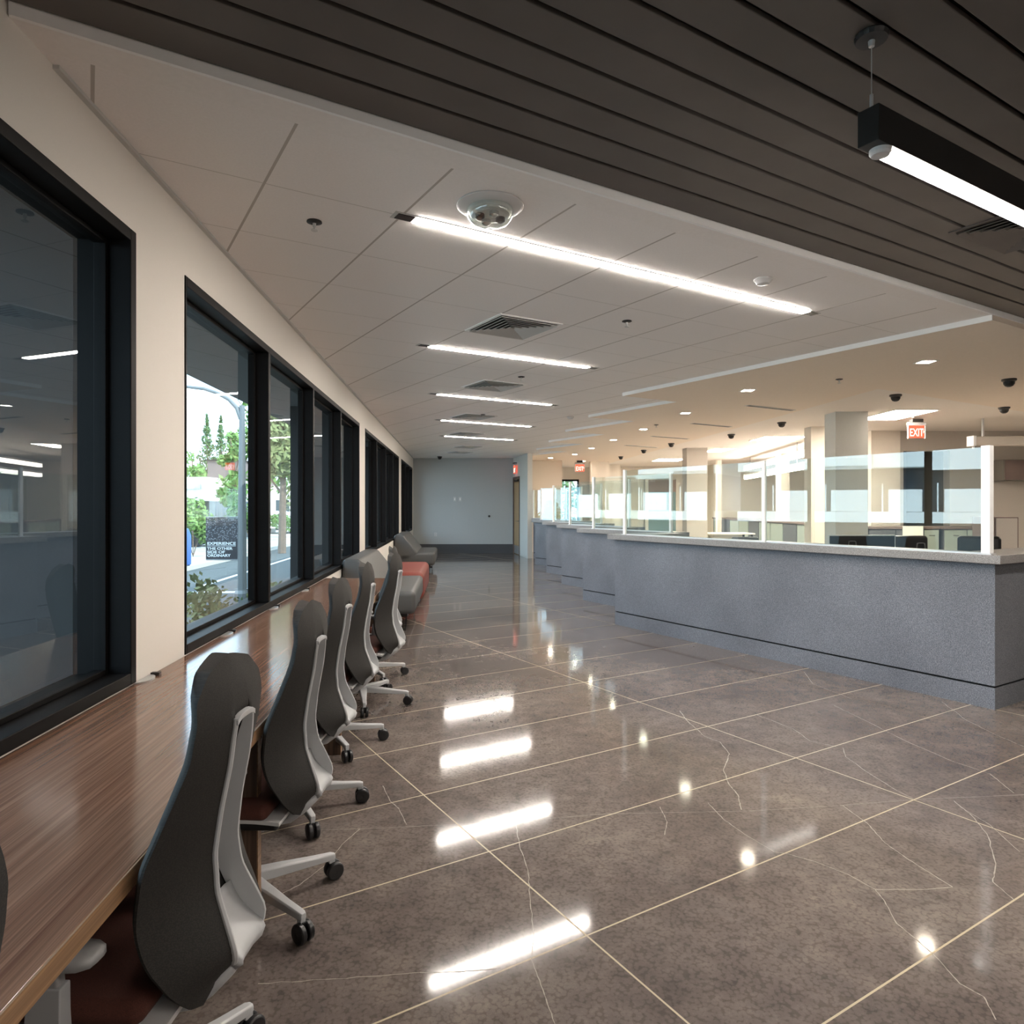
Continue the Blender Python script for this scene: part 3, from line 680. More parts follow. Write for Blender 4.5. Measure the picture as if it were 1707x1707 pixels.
# slot diffusers in the tan ceiling
for (px0, py0, px1, py1, lb) in ((1245, 675.5, 1322, 684, 'nearest grey slot diffuser in the tan ceiling'), (1154, 705.5, 1217, 711.5, 'second grey slot diffuser in the tan ceiling'), (1087, 727, 1147, 731.5, 'third grey slot diffuser in the tan ceiling'), (1043, 742, 1095, 746, 'farthest grey slot diffuser in the tan ceiling')):
    a = Vector(cpt(px0, py0, ZT)); b = Vector(cpt(px1, py1, ZT)); d_ = (b-a).normalized(); n_ = Vector((-d_.y, d_.x))*0.05
    t = Thing('slot_diffuser', ((a.x+b.x)/2, (a.y+b.y)/2, ZT), lb, 'air vent', 'slot diffusers in the tan ceiling')
    m_ = MB(); m_.prism([tuple(a-n_), tuple(b-n_), tuple(b+n_), tuple(a+n_)], ZT-0.006, ZT+0.001); t.part('slot_frame', m_, 'vent_grey')
    m_ = MB(); n2 = n_*0.55; m_.prism([tuple(a+d_*.02-n2), tuple(b-d_*.02-n2), tuple(b-d_*.02+n2), tuple(a+d_*.02+n2)], ZT-0.008, ZT-0.004); t.part('slot_blade', m_, 'vent_dark')
# exit signs
def exit_sign(x, y, z, rz, label, hang, w_=0.31, h_=0.19):
    t = Thing('exit_sign', (x, y, z), label, 'exit sign', None, rz=rz, local=True)
    m_ = MB(); m_.box(-w_/2, w_/2, -0.012, 0.012, 0, h_); t.part('sign_panel', m_, 'exit_red')
    m_ = MB(); m_.box(-w_/2-0.012, w_/2+0.012, -0.035, 0.035, h_, h_+0.055); m_.box(-w_/2-0.012, -w_/2, -0.015, 0.015, -0.01, h_); m_.box(w_/2, w_/2+0.012, -0.015, 0.015, -0.01, h_); t.part('sign_housing', m_, 'aluminium', bevel=0.003)
    m_ = MB(); m_.box(-0.09, 0.09, -0.05, 0.05, h_+0.055, h_+0.055+hang); t.part('mounting_plate', m_, 'dark_metal')
    tx = text_mb('EXIT', 0.185, lambda a, b, c: (a, -0.0135-c, b), 0.001, 0.0015, 'CENTER', 0.62)
    xs = [p[0] for p in tx.v]; mx_ = (min(xs)+max(xs))/2; tx.v = [(p[0]-mx_, p[1], p[2]+0.028) for p in tx.v]
    t.part('letters', tx, 'exit_letter', label='glowing EXIT letters')
    m_ = MB(); m_.add([(w_/2-0.028, -0.0145, h_*0.35), (w_/2-0.010, -0.0145, h_*0.5), (w_/2-0.028, -0.0145, h_*0.65), (w_/2-0.028, -0.0125, h_*0.35), (w_/2-0.010, -0.0125, h_*0.5), (w_/2-0.028, -0.0125, h_*0.65)], [(0, 1, 2), (5, 4, 3), (0, 3, 4, 1), (1, 4, 5, 2), (2, 5, 3, 0)]); t.part('arrow', m_, 'exit_letter')
x, y = 11.5*(1527.5-CX)/F, 11.5
exit_sign(x, y, EYE+(HY-730)*11.5/F, 0.0, 'large red glowing EXIT sign hanging from the staff ceiling', 0.055, w_=0.27, h_=0.205)
exit_sign(21.5*(966.5-CX)/F, 21.5, EYE+(HY-786)*21.5/F, 0.0, 'distant red EXIT sign over the cream wall opening', 0.07, 0.28, 0.22)
exit_sign(fr_(0.55, 0.05, 0)[0], fr_(0.55, 0.05, 0)[1], 2.50, math.atan2(dd.y, dd.x), 'red EXIT sign above the wooden door, seen nearly edge on', 0.03, 0.30, 0.24)

# ------------------------------------------------------------------ desk along the windows
DZ = Z0-0.001; DN = -0.684; DW0, DW1 = -1.2, wy(7.15)
t = Thing('window_desk', fnw((WN+DN)/2, 3.0, 0), 'long walnut desk fixed along the windows under the row of chairs', 'desk')
def top_end(n): return (7.15-n*0.0807)/0.99674
m_ = MB(); m_.prism([(WN+0.008, DW0), (DN+0.006, DW0), (DN+0.006, top_end(DN)), (WN+0.008, top_end(WN))], DZ-0.044, DZ, fnw)
t.part('desktop', m_, 'walnut_top', bevel=0.002)
m_ = MB(); m_.box(DN+0.006, DN+0.010, DW0, top_end(DN), DZ-0.044, DZ-0.001, fnw); t.part('edge_band', m_, 'walnut_edge')
for yy in (-0.95, 0.68, 2.43, 4.15, 5.87, 7.08):
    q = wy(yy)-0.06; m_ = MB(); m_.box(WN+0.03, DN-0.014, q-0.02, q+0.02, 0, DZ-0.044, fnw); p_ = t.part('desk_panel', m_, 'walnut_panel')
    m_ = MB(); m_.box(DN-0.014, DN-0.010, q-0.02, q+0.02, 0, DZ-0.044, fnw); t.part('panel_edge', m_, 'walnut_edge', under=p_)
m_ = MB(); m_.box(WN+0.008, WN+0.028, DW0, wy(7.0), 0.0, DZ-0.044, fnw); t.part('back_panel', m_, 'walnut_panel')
for (yy, lb) in ((2.97, 'nearest cable grommet on the desk by the white pier'), (4.02, 'second cable grommet on the desk below the first street view pane'), (5.05, 'third cable grommet on the desk below the first mullion'), (6.1, 'farthest cable grommet on the desk by the far pair of panes')):
    q = wy(yy); c = fnw(WN+0.03, q, DZ)
    t = Thing('cable_grommet', c, lb, 'cable grommet', 'cable grommets along the back of the desk')
    m_ = MB(); m_.prism([(WN+0.012, q-0.075)]+[(WN+0.012+0.045*math.sin(a*PI/8), q-0.0-0.075*math.cos(a*PI/8)) for a in range(9)], DZ, DZ+0.006, fnw); t.part('cover_plate', m_, 'aluminium')
    m_ = MB(); m_.box(WN+0.012, WN+0.05, q+0.078, q+0.10, DZ, DZ+0.012, fnw); t.part('cable_clip', m_, 'black_plastic')

# ------------------------------------------------------------------ task chairs
def interp(tab, z):
    tab = sorted(tab)
    if z <= tab[0][0]: return tab[0][1]
    for (a, fa), (b, fb) in zip(tab, tab[1:]):
        if z <= b:
            s_ = (z-a)/(b-a); s_ = s_*s_*(3-2*s_) if False else s_
            return fa+(fb-fa)*s_
    return tab[-1][1]
def smooth_tab(tab, z, h=0.025):
    return (interp(tab, z-h)+2*interp(tab, z)+interp(tab, z+h)+interp(tab, z-h/2)+interp(tab, z+h/2))/6
XO = [(0.415, -0.285), (0.43, -0.305), (0.445, -0.325), (0.47, -0.338), (0.50, -0.338), (0.55, -0.318), (0.62, -0.288), (0.70, -0.279), (0.80, -0.292), (0.90, -0.312), (1.0, -0.324), (1.08, -0.313), (1.15, -0.288)]
WR = [(0.415, 0.150), (0.44, 0.178), (0.48, 0.212), (0.54, 0.236), (0.62, 0.243), (0.74, 0.232), (0.84, 0.208), (0.94, 0.180), (1.04, 0.172), (1.10, 0.168), (1.15, 0.160)]
EX = [(0.415, -0.262), (0.46, -0.238), (0.52, -0.208), (0.57, -0.182), (0.64, -0.168), (0.74, -0.176), (0.85, -0.216), (0.955, -0.252), (1.04, -0.262), (1.15, -0.256)]
HR = [(0.415, 0.012), (0.428, 0.020), (0.44, 0.045), (0.46, 0.068), (0.50, 0.080), (0.55, 0.072), (0.65, 0.054), (0.80, 0.047), (0.96, 0.044), (1.0, 0.038), (1.15, 0.03)]
PD = [(0.415, 0.004), (0.45, 0.012), (0.50, 0.050), (0.56, 0.062), (0.65, 0.055), (0.80, 0.042), (0.95, 0.026), (1.0, 0.012), (1.02, 0.0), (1.15, 0.0)]
def make_chair(label):
    t = Thing('task_chair', (0, 0, 0), label, 'office chair', 'high backed task chairs at the window desk', local=True)
    # back shell
    nz = 44; m_ = MB(); rings = []
    for i in range(nz+1):
        z = 0.420+(1.150-0.420)*i/nz
        w_ = smooth_tab(WR, z, 0.012); xo = smooth_tab(XO, z, 0.015)+0.037; ex = smooth_tab(EX, z); h = smooth_tab(HR, z, 0.01); pd = smooth_tab(PD, z, 0.01)
        if i == 0: w_ *= 0.86
        if i == nz: w_ *= 0.95
        def zt(q):
            zz = z
            if z > 1.0: zz = z-(0.040*abs(q)**1.2+0.025*max(0, abs(q)-0.7)/0.3)*(z-1.0)/0.15
            if z < 0.54: zz = z+(0.012-0.022*abs(q)**1.2)*(0.54-z)/0.12
            return zz
        ys = []
        for k in range(8): q = 1-k/7; hh = h+0.0035; ys.append((hh+(w_-hh)*q, ex+(xo-ex)*(1-q**1.25)))
        f6 = 0.006 if z < 1.004 else 0.0; ys += [(h+0.003, xo+pd*0.15), (h+0.0025, xo+pd+f6), (h*0.5, xo+pd+f6), (0.0, xo+pd+f6)]
        half = ys; line = [(-y, x) for y, x in half]+[(y, x) for y, x in half[-2::-1]]
        ring = [(x, y, zt(y/w_)) for y, x in line]
        nf = len(line)
        for k in range(nf):
            q = 1-2*k/(nf-1); th = 0.006+0.022*math.sqrt(max(0.0, 1-q**6)); xc_ = xo+pd+0.014
            ring.append((max(ex+(min(xc_, ex+0.0)-ex)*(1-abs(q)**1.5), ex)+th if xc_ < ex else ex+(xc_-ex)*(1-abs(q)**1.5)+th, w_*q, zt(q)))
        rings.append(ring)
    m_.loft(rings); back = t.part('backrest', m_, 'knit_mesh', smooth=True)
    md = back.modifiers.new('es', 'EDGE_SPLIT'); md.split_angle = math.radians(50)
    # stem: two thin lips with inner walls, joined on top, a bowl at the foot
    m_ = MB()
    for sg in (-1, 1):
        rings = []
        for i in range(33):
            z = 0.440+(1.008-0.440)*i/32; h = smooth_tab(HR, z, 0.01); xo = smooth_tab(XO, z, 0.015)+0.033; pd = max(0.012, smooth_tab(PD, z, 0.01))
            rings.append([(xo-0.003, sg*h, z), (xo-0.004, sg*(h+0.006), z), (xo+0.001, sg*(h+0.011), z), (xo+0.008, sg*(h+0.010), z), (xo+0.008, sg*(h+0.004), z), (xo+pd+0.003, sg*(h+0.002), z), (xo+pd+0.003, sg*(h-0.003), z)])
        m_.loft(rings)
    rings = []
    for i in range(9):
        y = -0.048+0.096*i/8; e = 1-abs(y/0.048)**4; zc = 0.998+0.010*e
        rings.append([(-0.296, y, zc-0.006), (-0.296, y, zc+0.006), (-0.283, y, zc+0.008), (-0.279, y, zc-0.004)])
    m_.loft(rings)
    fr = t.part('back_stem', m_, 'grey_plastic', smooth=False, bevel=0.001)
    m_ = MB(); rings = []     # bowl
    prof = [(0.575, -0.252, 0.066), (0.55, -0.260, 0.072), (0.525, -0.272, 0.077), (0.505, -0.288, 0.081), (0.488, -0.310, 0.080), (0.476, -0.328, 0.075), (0.462, -0.338, 0.068), (0.446, -0.335, 0.054), (0.434, -0.320, 0.034), (0.427, -0.300, 0.018)]
    K = 8
    top = [[(x+0.033-0.008*abs(-1+2*k/K)**4, h*(-1+2*k/K), z) for k in range(K+1)] for z, x, h in prof]
    bot = [[(x+0.045, h*(-1+2*k/K), z-0.014) for k in range(K+1)] for z, x, h in prof]
    rings = [a+b[::-1] for a, b in zip(top, bot)]
    m_.loft(rings); t.part('stem_bowl', m_, 'grey_plastic', smooth=True)
    # arm from bowl under the seat
    m_ = MB(); rings = []
    for (x, z, w_, h_) in ((-0.300, 0.452, 0.045, 0.014), (-0.285, 0.438, 0.075, 0.026), (-0.25, 0.410, 0.095, 0.034), (-0.20, 0.378, 0.09, 0.042), (-0.13, 0.362, 0.08, 0.046), (-0.06, 0.352, 0.075, 0.05), (0.02, 0.35, 0.07, 0.05)):
        ring = []
        for k in range(16):
            a = 2*PI*k/16; ca, sa_ = math.cos(a), math.sin(a)
            ring.append((x, w_*math.copysign(abs(ca)**0.6, ca), z+h_/1.3*math.copysign(abs(sa_)**0.7, sa_)))
        rings.append(ring)
    m_.loft(rings); t.part('seat_arm', m_, 'grey_plastic', smooth=True)
    # seat
    m_ = MB(); m_.rbox(-0.175, 0.275, -0.235, 0.235, 0.425, 0.478, 0.026); seat = t.part('seat', m_, 'red_brown_fabric', smooth=True)
    m_ = MB(); rings = []
    for i in range(13):
        s_ = i/12; x = -0.215+0.47*s_; z = 0.410+0.008*math.sin(s_*6.0)
        rings.append([(x, -0.225, z), (x, 0.225, z), (x, 0.225, z+0.012), (x, -0.225, z+0.012)])
    m_.loft(rings); t.part('seat_pan', m_, 'white_plastic', smooth=False)
    m_ = MB(); m_.rbox(-0.20, 0.20, -0.20, 0.20, 0.378, 0.412, 0.015); t.part('seat_support', m_, 'black_plastic', smooth=True)
    m_ = MB(); m_.rbox(-0.11, 0.13, -0.085, 0.085, 0.315, 0.385, 0.02); t.part('tilt_mechanism', m_, 'grey_plastic', smooth=True)
    m_ = MB(); m_.lathe([(0, 0.09), (0.034, 0.09), (0.034, 0.135), (0.026, 0.14), (0.026, 0.24), (0.015, 0.242), (0.015, 0.335), (0, 0.335)], (0, 0, 0), 20); t.part('gas_column', m_, 'grey_plastic', smooth=False, bevel=0.001)
    # armrests
    for sg in (-1, 1):
        m_ = MB(); rings = []
        for (z, x, y, hw, hd) in ((0.362, -0.01, 0.12, 0.04, 0.03), (0.352, -0.01, 0.20, 0.04, 0.026), (0.362, -0.01, 0.255, 0.042, 0.024), (0.40, -0.012, 0.280, 0.042, 0.020), (0.50, -0.018, 0.285, 0.036, 0.017), (0.555, -0.02, 0.285, 0.034, 0.016)):
            rings.append([(x-hw, sg*(y-hd), z), (x+hw, sg*(y-hd), z), (x+hw, sg*(y+hd), z), (x-hw, sg*(y+hd), z)])
        m_.loft(rings); ab = t.part('arm_bracket', m_, 'grey_plastic', smooth=False, bevel=0.008, seg=3)
        m_ = MB(); rings = []
        for (z, hw, hd) in ((0.55, 0.028, 0.013), (0.585, 0.026, 0.012), (0.60, 0.04, 0.018), (0.606, 0.055, 0.026)): rings.append([(-0.02-hw, sg*(0.285-hd), z), (-0.02+hw, sg*(0.285-hd), z), (-0.02+hw, sg*(0.285+hd), z), (-0.02-hw, sg*(0.285+hd), z)])
        m_.loft(rings); t.part('arm_post', m_, 'arm_grey', smooth=False, bevel=0.006, seg=3, under=ab)
        m_ = MB(); rings = []
        for (x, hw, zz) in ((-0.125, 0.010, 0.003), (-0.12, 0.026, 0.001), (-0.10, 0.038, 0), (-0.05, 0.044, 0), (0.02, 0.045, 0), (0.08, 0.040, 0.0), (0.115, 0.028, 0.001), (0.125, 0.012, 0.003)):
            rings.append([(x, sg*0.285-hw, 0.604+zz), (x, sg*0.285+hw, 0.604+zz), (x, sg*0.285+hw*0.96, 0.622-zz), (x, sg*0.285+hw*0.5, 0.626-zz), (x, sg*0.285-hw*0.5, 0.626-zz), (x, sg*0.285-hw*0.96, 0.622-zz)])
        m_.loft(rings); t.part('armrest', m_, 'arm_grey', smooth=True)
    # five legs with casters
    for k in range(5):
        m_ = MB(); rings = []
        for (x, z0, z1, hw) in ((0.0, 0.092, 0.132, 0.022), (0.05, 0.090, 0.132, 0.027), (0.15, 0.086, 0.123, 0.022), (0.25, 0.082, 0.112, 0.017), (0.335, 0.080, 0.104, 0.0155), (0.350, 0.080, 0.099, 0.010)):
            rings.append([(x, -hw, z0), (x, hw, z0), (x, hw, z1-0.006), (x, hw*0.7, z1), (x, -hw*0.7, z1), (x, -hw, z1-0.006)])
        m_.loft(rings); m_.box(0.324, 0.348, -0.010, 0.010, 0.066, 0.084)
        leg = t.part('leg', m_, 'grey_plastic', smooth=False, bevel=0.002)
        m_ = MB(); cr = 0.035
        for sg in (-1, 1): m_.lathe([(0.006, sg*0.005), (cr-0.004, sg*0.005), (cr, sg*0.009), (cr, sg*0.022), (cr-0.005, sg*0.027), (0.012, sg*0.028), (0, sg*0.026)], (0.346, 0, cr), 22, 'y')
        m_.box(0.330, 0.354, -0.006, 0.006, 0.03, 0.07)
        cs = t.part('caster', m_, 'black_plastic', smooth=False, bevel=0.0015, under=leg)
        leg.rotation_euler = (0, 0, 2*PI*k/5); leg['_k'] = k
    return t.o
lab = ['task chair nearest the viewer, cut off by the left edge of the picture',
       'nearest full task chair with dark mesh back and grey stem, its armrest under the desk',
       'second task chair along the desk, its base reaching past the walnut desk panel',
       'third task chair along the desk, counted from the nearest full one',
       'fourth task chair along the desk, in front of the one whose armrest shows',
       'fifth task chair, turned slightly so its thin pale stem stands against the grey bench',
       'sixth and farthest task chair, mostly hidden behind the fifth']
spots = [(-0.900, 0.698, 180, 20), (-0.925, 1.64, 178, 57), (-0.998, 2.56, 178, 36), (-1.092, 3.38, 178, 16), (-1.158, 4.30, 179, 16), (-1.13, 5.20, 174, -4), (-1.28, 5.98, 180, 20)]
proto = make_chair(lab[0]); proto['group'] = 'high backed task chairs at the window desk'
for i, (x, y, rz, base) in enumerate(spots):
    o = proto if i == 0 else copy_tree(proto)
    o.location = (x, y, 0); o.rotation_euler = (0, 0, math.radians(rz)); o['label'] = lab[i]
    for ch in o.children:
        if ch.name.startswith('leg'): ch.rotation_euler = (0, 0, math.radians(base-rz)+2*PI*ch['_k']/5)

# ------------------------------------------------------------------ benches and ottoman
def bench(name, y0, y1, label, n_front=-1.02):
    w0, w1 = wy(y0), wy(y1); n0 = WN+0.02; n1 = n_front
    t = Thing(name, fnw((n0+n1)/2, (w0+w1)/2, 0), label, 'bench', 'grey upholstered wall benches')
    m_ = MB(); m_.rbox(n0+0.10, n1, w0, w1, 0.20, 0.475, 0.06, fnw); t.part('seat', m_, 'sofa_grey', smooth=True)
    m_ = MB(); pf = [(n0, 0.20), (n0+0.46, 0.40), (n0+0.50, 0.48), (n0+0.36, 0.66), (n0+0.215, 0.84), (n0+0.18, 0.865), (n0+0.03, 0.865), (n0, 0.84)]
    m_.extr(pf, w0, w1, fnw); t.part('backrest', m_, 'sofa_grey', bevel=0.035, seg=4)
    for q in (w0+0.14, w1-0.20):
        m_ = MB(); m_.tube([fnw(n0+0.12, q, 0.21), fnw(n0+0.12, q, 0.012), fnw(n1-0.12, q, 0.012), fnw(n1-0.12, q, 0.21)], 0.012, 8); m_.box(n0+0.12, n1-0.12, q-0.02, q+0.02, 0, 0.012, fnw); t.part('sled_leg', m_, 'dark_metal')
    m_ = MB(); m_.box(n0+0.08, n1-0.10, w0+0.10, w1-0.1, 0.16, 0.21, fnw); t.part('seat_base', m_, 'black_plastic')
bench('wall_bench', 8.12, 10.05, 'near grey upholstered bench with slanted back below the windows', -0.49)
bench('wall_bench', 14.85, 16.9, 'far grey upholstered bench with slanted back, beyond the red ottoman', -0.47)
w0, w1 = wy(10.45), wy(12.55)
t = Thing('ottoman', fnw(-0.85, (w0+w1)/2, 0), 'long red upholstered ottoman between the two grey benches', 'ottoman')
m_ = MB(); m_.rbox(WN+0.05, -0.50, w0, w1, 0.05, 0.475, 0.09, fnw, 4); t.part('cushion', m_, 'sofa_red', smooth=True)
m_ = MB(); m_.box(WN+0.12, -0.58, w0+0.08, w1-0.08, 0.0, 0.07, fnw); t.part('plinth', m_, 'black_plastic')

# small things on the far wall
def plate(px, py, w_, h_, name, label, cat, kind='sw'):
    x = (px-CX)/F*FY; z = EYE-(py-HY)/F*FY; t = Thing(name, (x, FY, z), label, cat)
    m_ = MB(); m_.box(x-w_/2, x+w_/2, FY-0.010, FY, z-h_/2, z+h_/2); t.part('cover_plate', m_, 'white_plastic', bevel=0.002)
    m_ = MB()
    if kind == 'sw': m_.box(x-0.018, x+0.018, FY-0.016, FY-0.010, z-0.035, z+0.035); t.part('rocker', m_, 'fascia_white')
    else:
        for q in (-1, 1): m_.box(x-0.016, x+0.016, FY-0.013, FY-0.010, z+q*0.027-0.014, z+q*0.027+0.014)
        t.part('socket', m_, 'vent_grey')
plate(758, 832, 0.085, 0.14, 'light_switch', 'left one of two white light switches on the grey far wall', 'light switch')
plate(767, 832, 0.085, 0.14, 'light_switch', 'right one of two white light switches on the grey far wall', 'light switch')
plate(726, 891, 0.08, 0.12, 'wall_outlet', 'white wall outlet low on the grey far wall', 'outlet', 'o')
m_ = MB(); xx = (815.5-CX)/F*FY; m_.lathe([(0, 0.003), (0.035, 0.003), (0.035, -0.03), (0.02, -0.05), (0, -0.05)], (xx, FY, EYE-(860.5-HY)/F*FY), 14, 'y'); tag(m_.build('door_stop', 'black_plastic'), 'small dark round door stop on the grey far wall', 'door stop')

# ------------------------------------------------------------------ counters
KU = [2.42]+[6.69+1.99*k for k in range(6)]; KV = [5.66+1.02*k for k in range(6)]
ZB, ZTOP, ZG = 1.075, 1.14, 0.165
clab = ['nearest and longest speckled grey counter, with the corner at the right', 'second speckled grey counter, stepping back behind the longest one', 'third speckled grey counter of the stepped row', 'fourth speckled grey counter of the stepped row', 'fifth speckled grey counter of the stepped row', 'sixth and farthest speckled counter, touching the pale wall by the wooden door']
glab = ['glass screen with pale frame on the longest counter', 'glass screen on the second counter of the stepped row', 'glass screen on the third counter of the stepped row', 'glass screen on the fourth counter', 'glass screen on the fifth counter', 'farthest glass screen, on the counter by the pale wall']
for k in range(6):
    u0, u1, v0 = KU[k], KU[k+1], KV[k]
    if k == 5: u1 = 16.28
    t = Thing('service_counter', fuv(v0+0.15, (u0+u1)/2, 0), clab[k], 'counter', 'stepped row of service counters')
    def shape(e, g=0.0):     # plan: main run plus the returns, offset e outward at the front
        if k == 0: pts = [(v0-e, u0-e), (12.0, u0-e), (12.0, u0+0.30), (v0+0.30, u0+0.30)]
        else: pts = [(v0-e, u0+0.001+g), (v0+0.30, u0+0.001+g)]
        if k < 5: pts += [(v0+0.30, u1-0.30), (v0+1.02-0.001-(0.065 if e > 0 else 0), u1-0.30), (v0+1.02-0.001-(0.065 if e > 0 else 0), u1+(0.0 if e <= 0 else 0)), (v0-e, u1+(0.08 if e > 0.03 else min(e, 0)))]
        else: pts += [(v0+0.30, u1), (v0-e, u1)]
        return pts
    # body stands back 8 mm around the shadow gap
    m_ = MB(); m_.prism(shape(0.0), ZG+0.008, ZB, fuv); t.part('counter_body', m_, 'counter_face')
    m_ = MB(); m_.prism(shape(-0.012), ZG-0.008, ZG+0.008, fuv); t.part('shadow_gap', m_, 'black_void')
    m_ = MB(); m_.prism(shape(0.0), 0.0, ZG-0.008, fuv); t.part('plinth', m_, 'counter_face')
    m_ = MB(); m_.prism(shape(0.06), ZB, ZTOP, fuv); t.part('countertop', m_, 'counter_top', bevel=0.003)
    # glass screen
    if k == 0: posts = [2.47, 4.44, 6.50]
    else: posts = [u0-0.12, u1-0.28] if k < 5 else [u0-0.12, u1-0.02]
    if k > 0: posts[0] = max(posts[0], KU[k]+0.05)
    gv = v0+0.0; ZGT = 1.935
    t = Thing('glass_screen', fuv(gv, (posts[0]+posts[-1])/2, ZTOP), glab[k], 'glass screen', 'glass screens on the service counters')
    for pi_, pu in enumerate(posts):
        wv = 0.030 if (k == 0 and pi_ == 0) else 0.018
        m_ = MB(); m_.box(gv-wv, gv+wv, pu-wv, pu+wv, ZTOP+0.008, ZGT+0.01, fuv); po = t.part('post', m_, 'fascia_white', bevel=0.002)
        m_ = MB(); m_.box(gv-wv-0.012, gv+wv+0.012, pu-wv-0.012, pu+wv+0.012, ZTOP, ZTOP+0.008, fuv); t.part('base_plate', m_, 'aluminium', under=po)
    for a, b in zip(posts, posts[1:]):
        m_ = MB(); m_.box(gv-0.006, gv+0.006, a+0.03, b-0.02, ZTOP+0.012, ZGT, fuv); t.part('glass_panel', m_, 'screen_glass')
        m_ = MB(); m_.box(gv-0.009, gv+0.009, a+0.03, b-0.02, ZTOP, ZTOP+0.012, fuv); t.part('bottom_channel', m_, 'aluminium')
    # staff worktop behind
    if k < 5:
        t = Thing('staff_worktop', fuv(v0+0.7, (u0+u1)/2, 0), ['pale staff worktop behind the longest counter', 'pale staff worktop behind the second counter', 'pale staff worktop behind the third counter', 'pale staff worktop behind the fourth counter', 'pale staff worktop behind the fifth counter'][k], 'worktop', 'staff worktops behind the counters')
        m_ = MB(); m_.box(v0+0.305, v0+0.95, u0+0.5, u1-0.32, 0.72, 0.75, fuv); t.part('tabletop', m_, 'desk_pale', bevel=0.002)
        m_ = MB(); m_.box(v0+0.5, v0+0.93, u0+0.7, u0+1.1, 0.0, 0.72, fuv); t.part('drawer_pedestal', m_, 'cabinet_grey')
        m_ = MB(); m_.box(v0+0.4, v0+0.93, u1-0.40, u1-0.36, 0.0, 0.72, fuv); t.part('end_panel', m_, 'cabinet_grey')

m_ = MB(); m_.prism([fuv(6.3, 3.0, 0)[:2], fuv(14, 3.0, 0)[:2], (14.5, 15.0), (14.5, 26), (2.4, 26), (2.4, 22.0), fuv(11.2, 14.0, 0)[:2], fuv(8.2, 8.0, 0)[:2]], 0.0005, 0.008); structure(m_.build('floor_bounce_carpet', 'bounce_carpet'))  # pale carpet added to bounce light up to the ceiling
# ------------------------------------------------------------------ columns and walls of the staff side
def px3(px, y): return (px-CX)/F*y
def zz(py, y): return EYE+(HY-py)*y/F
m_ = MB(); x0, x1 = px3(1393, 10.77), px3(1447, 10.77); m_.box(x0, x1, 10.77, 11.15, 0, ZT+0.02); structure(m_.build('column_near', 'pale_column'))
m_ = MB(); m_.box(4.46, 4.99, 17.5, 17.95, 0, ZT+0.02); structure(m_.build('column_mid', 'taupe_wall'))
m_ = MB(); m_.box(px3(1302, 19.5), px3(1316, 19.5), 19.5, 19.9, 0, ZT+0.02); structure(m_.build('column_slim', 'cream_wall'))
m_ = MB(); m_.box(px3(1352, 12.8), px3(1377, 12.8), 12.8, 13.1, 0, ZT+0.02); structure(m_.build('column_beside', 'cream_wall'))
m_ = MB(); m_.box(px3(1196, 22), px3(1203, 22), 22.0, 22.2, 0, ZT+0.02); structure(m_.build('column_distant', 'cream_wall'))
# right: back wall with a pier and an opening
BW = 13.6
m_ = MB(); m_.box(px3(1447, BW), px3(1495, BW), BW-0.12, BW+0.2, 0, ZT+0.03); structure(m_.build('wall_pier', 'cream_wall'))
o0, o1 = px3(1506, BW), px3(1583, BW); zt_ = zz(752, BW)
m_ = MB(); m_.box(px3(1495, BW), o0, BW, BW+0.2, 0, ZT+0.03); m_.box(o1, XR, BW, BW+0.2, 0, ZT+0.03); m_.box(o0, o1, BW, BW+0.2, zt_, ZT+0.03); structure(m_.build('wall_staff', 'taupe_wall'))
m_ = MB(); m_.box(o0-0.1, o1+0.1, BW+1.5, BW+1.6, 0, 3); m_.box(o0-0.1, o0, BW+0.2, BW+1.5, 0, 3); m_.box(o1, o1+0.1, BW+0.2, BW+1.5, 0, 3); structure(m_.build('wall_alcove', 'dark_panel'))
t = Thing('door_2', (px3(1556, BW+1), BW+1.4, 0), kind='structure')
yy = BW+1.3; a, b = px3(1527, yy), px3(1580, yy)
m_ = MB(); m_.box(a, a+0.1, yy, yy+0.12, 0, 2.15); m_.box(b-0.1, b, yy, yy+0.12, 0, 2.15); m_.box(a+0.1, b-0.1, yy, yy+0.12, 2.05, 2.15); t.part('door_frame', m_, 'cabinet_green')
m_ = MB(); m_.box(a+0.1, b-0.1, yy+0.03, yy+0.08, 0, 2.05); t.part('door_leaf', m_, 'dark_panel')
m_ = MB()
for i in range(12): m_.box(a+0.14+(b-a-0.28)*i/12, a+0.15+(b-a-0.28)*i/12, yy+0.022, yy+0.03, 1.3, 1.95)
for i in range(12): m_.box(a+0.12, b-0.12, yy+0.02, yy+0.028, 1.3+0.65*i/12, 1.31+0.65*i/12)
t.part('door_grille', m_, 'vent_grey')
# white projector screen case on the right, dark box under it in place of a dark wall opening
t = Thing('screen_case', (9.0, BW-0.14, 2.45), 'long pale projector screen case under the staff ceiling at the right', 'projector screen')
ys = 11.6; za, zb = zz(743, ys), zz(728, ys); m_ = MB(); m_.box(px3(1622, ys), 11.6, ys-0.08, ys+0.08, za, zb); t.part('case_body', m_, 'taupe_wall', bevel=0.01)
m_ = MB(); m_.box(px3(1617, ys), px3(1622, ys), ys-0.09, ys+0.09, za-0.01, zb+0.01); t.part('end_cap', m_, 'white_plastic', bevel=0.005)
m_ = MB(); m_.lathe([(0, 0), (0.02, 0), (0.02, -0.04), (0, -0.045)], (px3(1622.5, ys), ys, za-0.008), 12); t.part('pull_knob', m_, 'white_plastic')
m_ = MB()
for q in (7.95, 10.5): m_.box(q, q+0.03, ys-0.01, ys+0.01, zb, ZT+0.02)
t.part('hanger', m_, 'white_plastic')
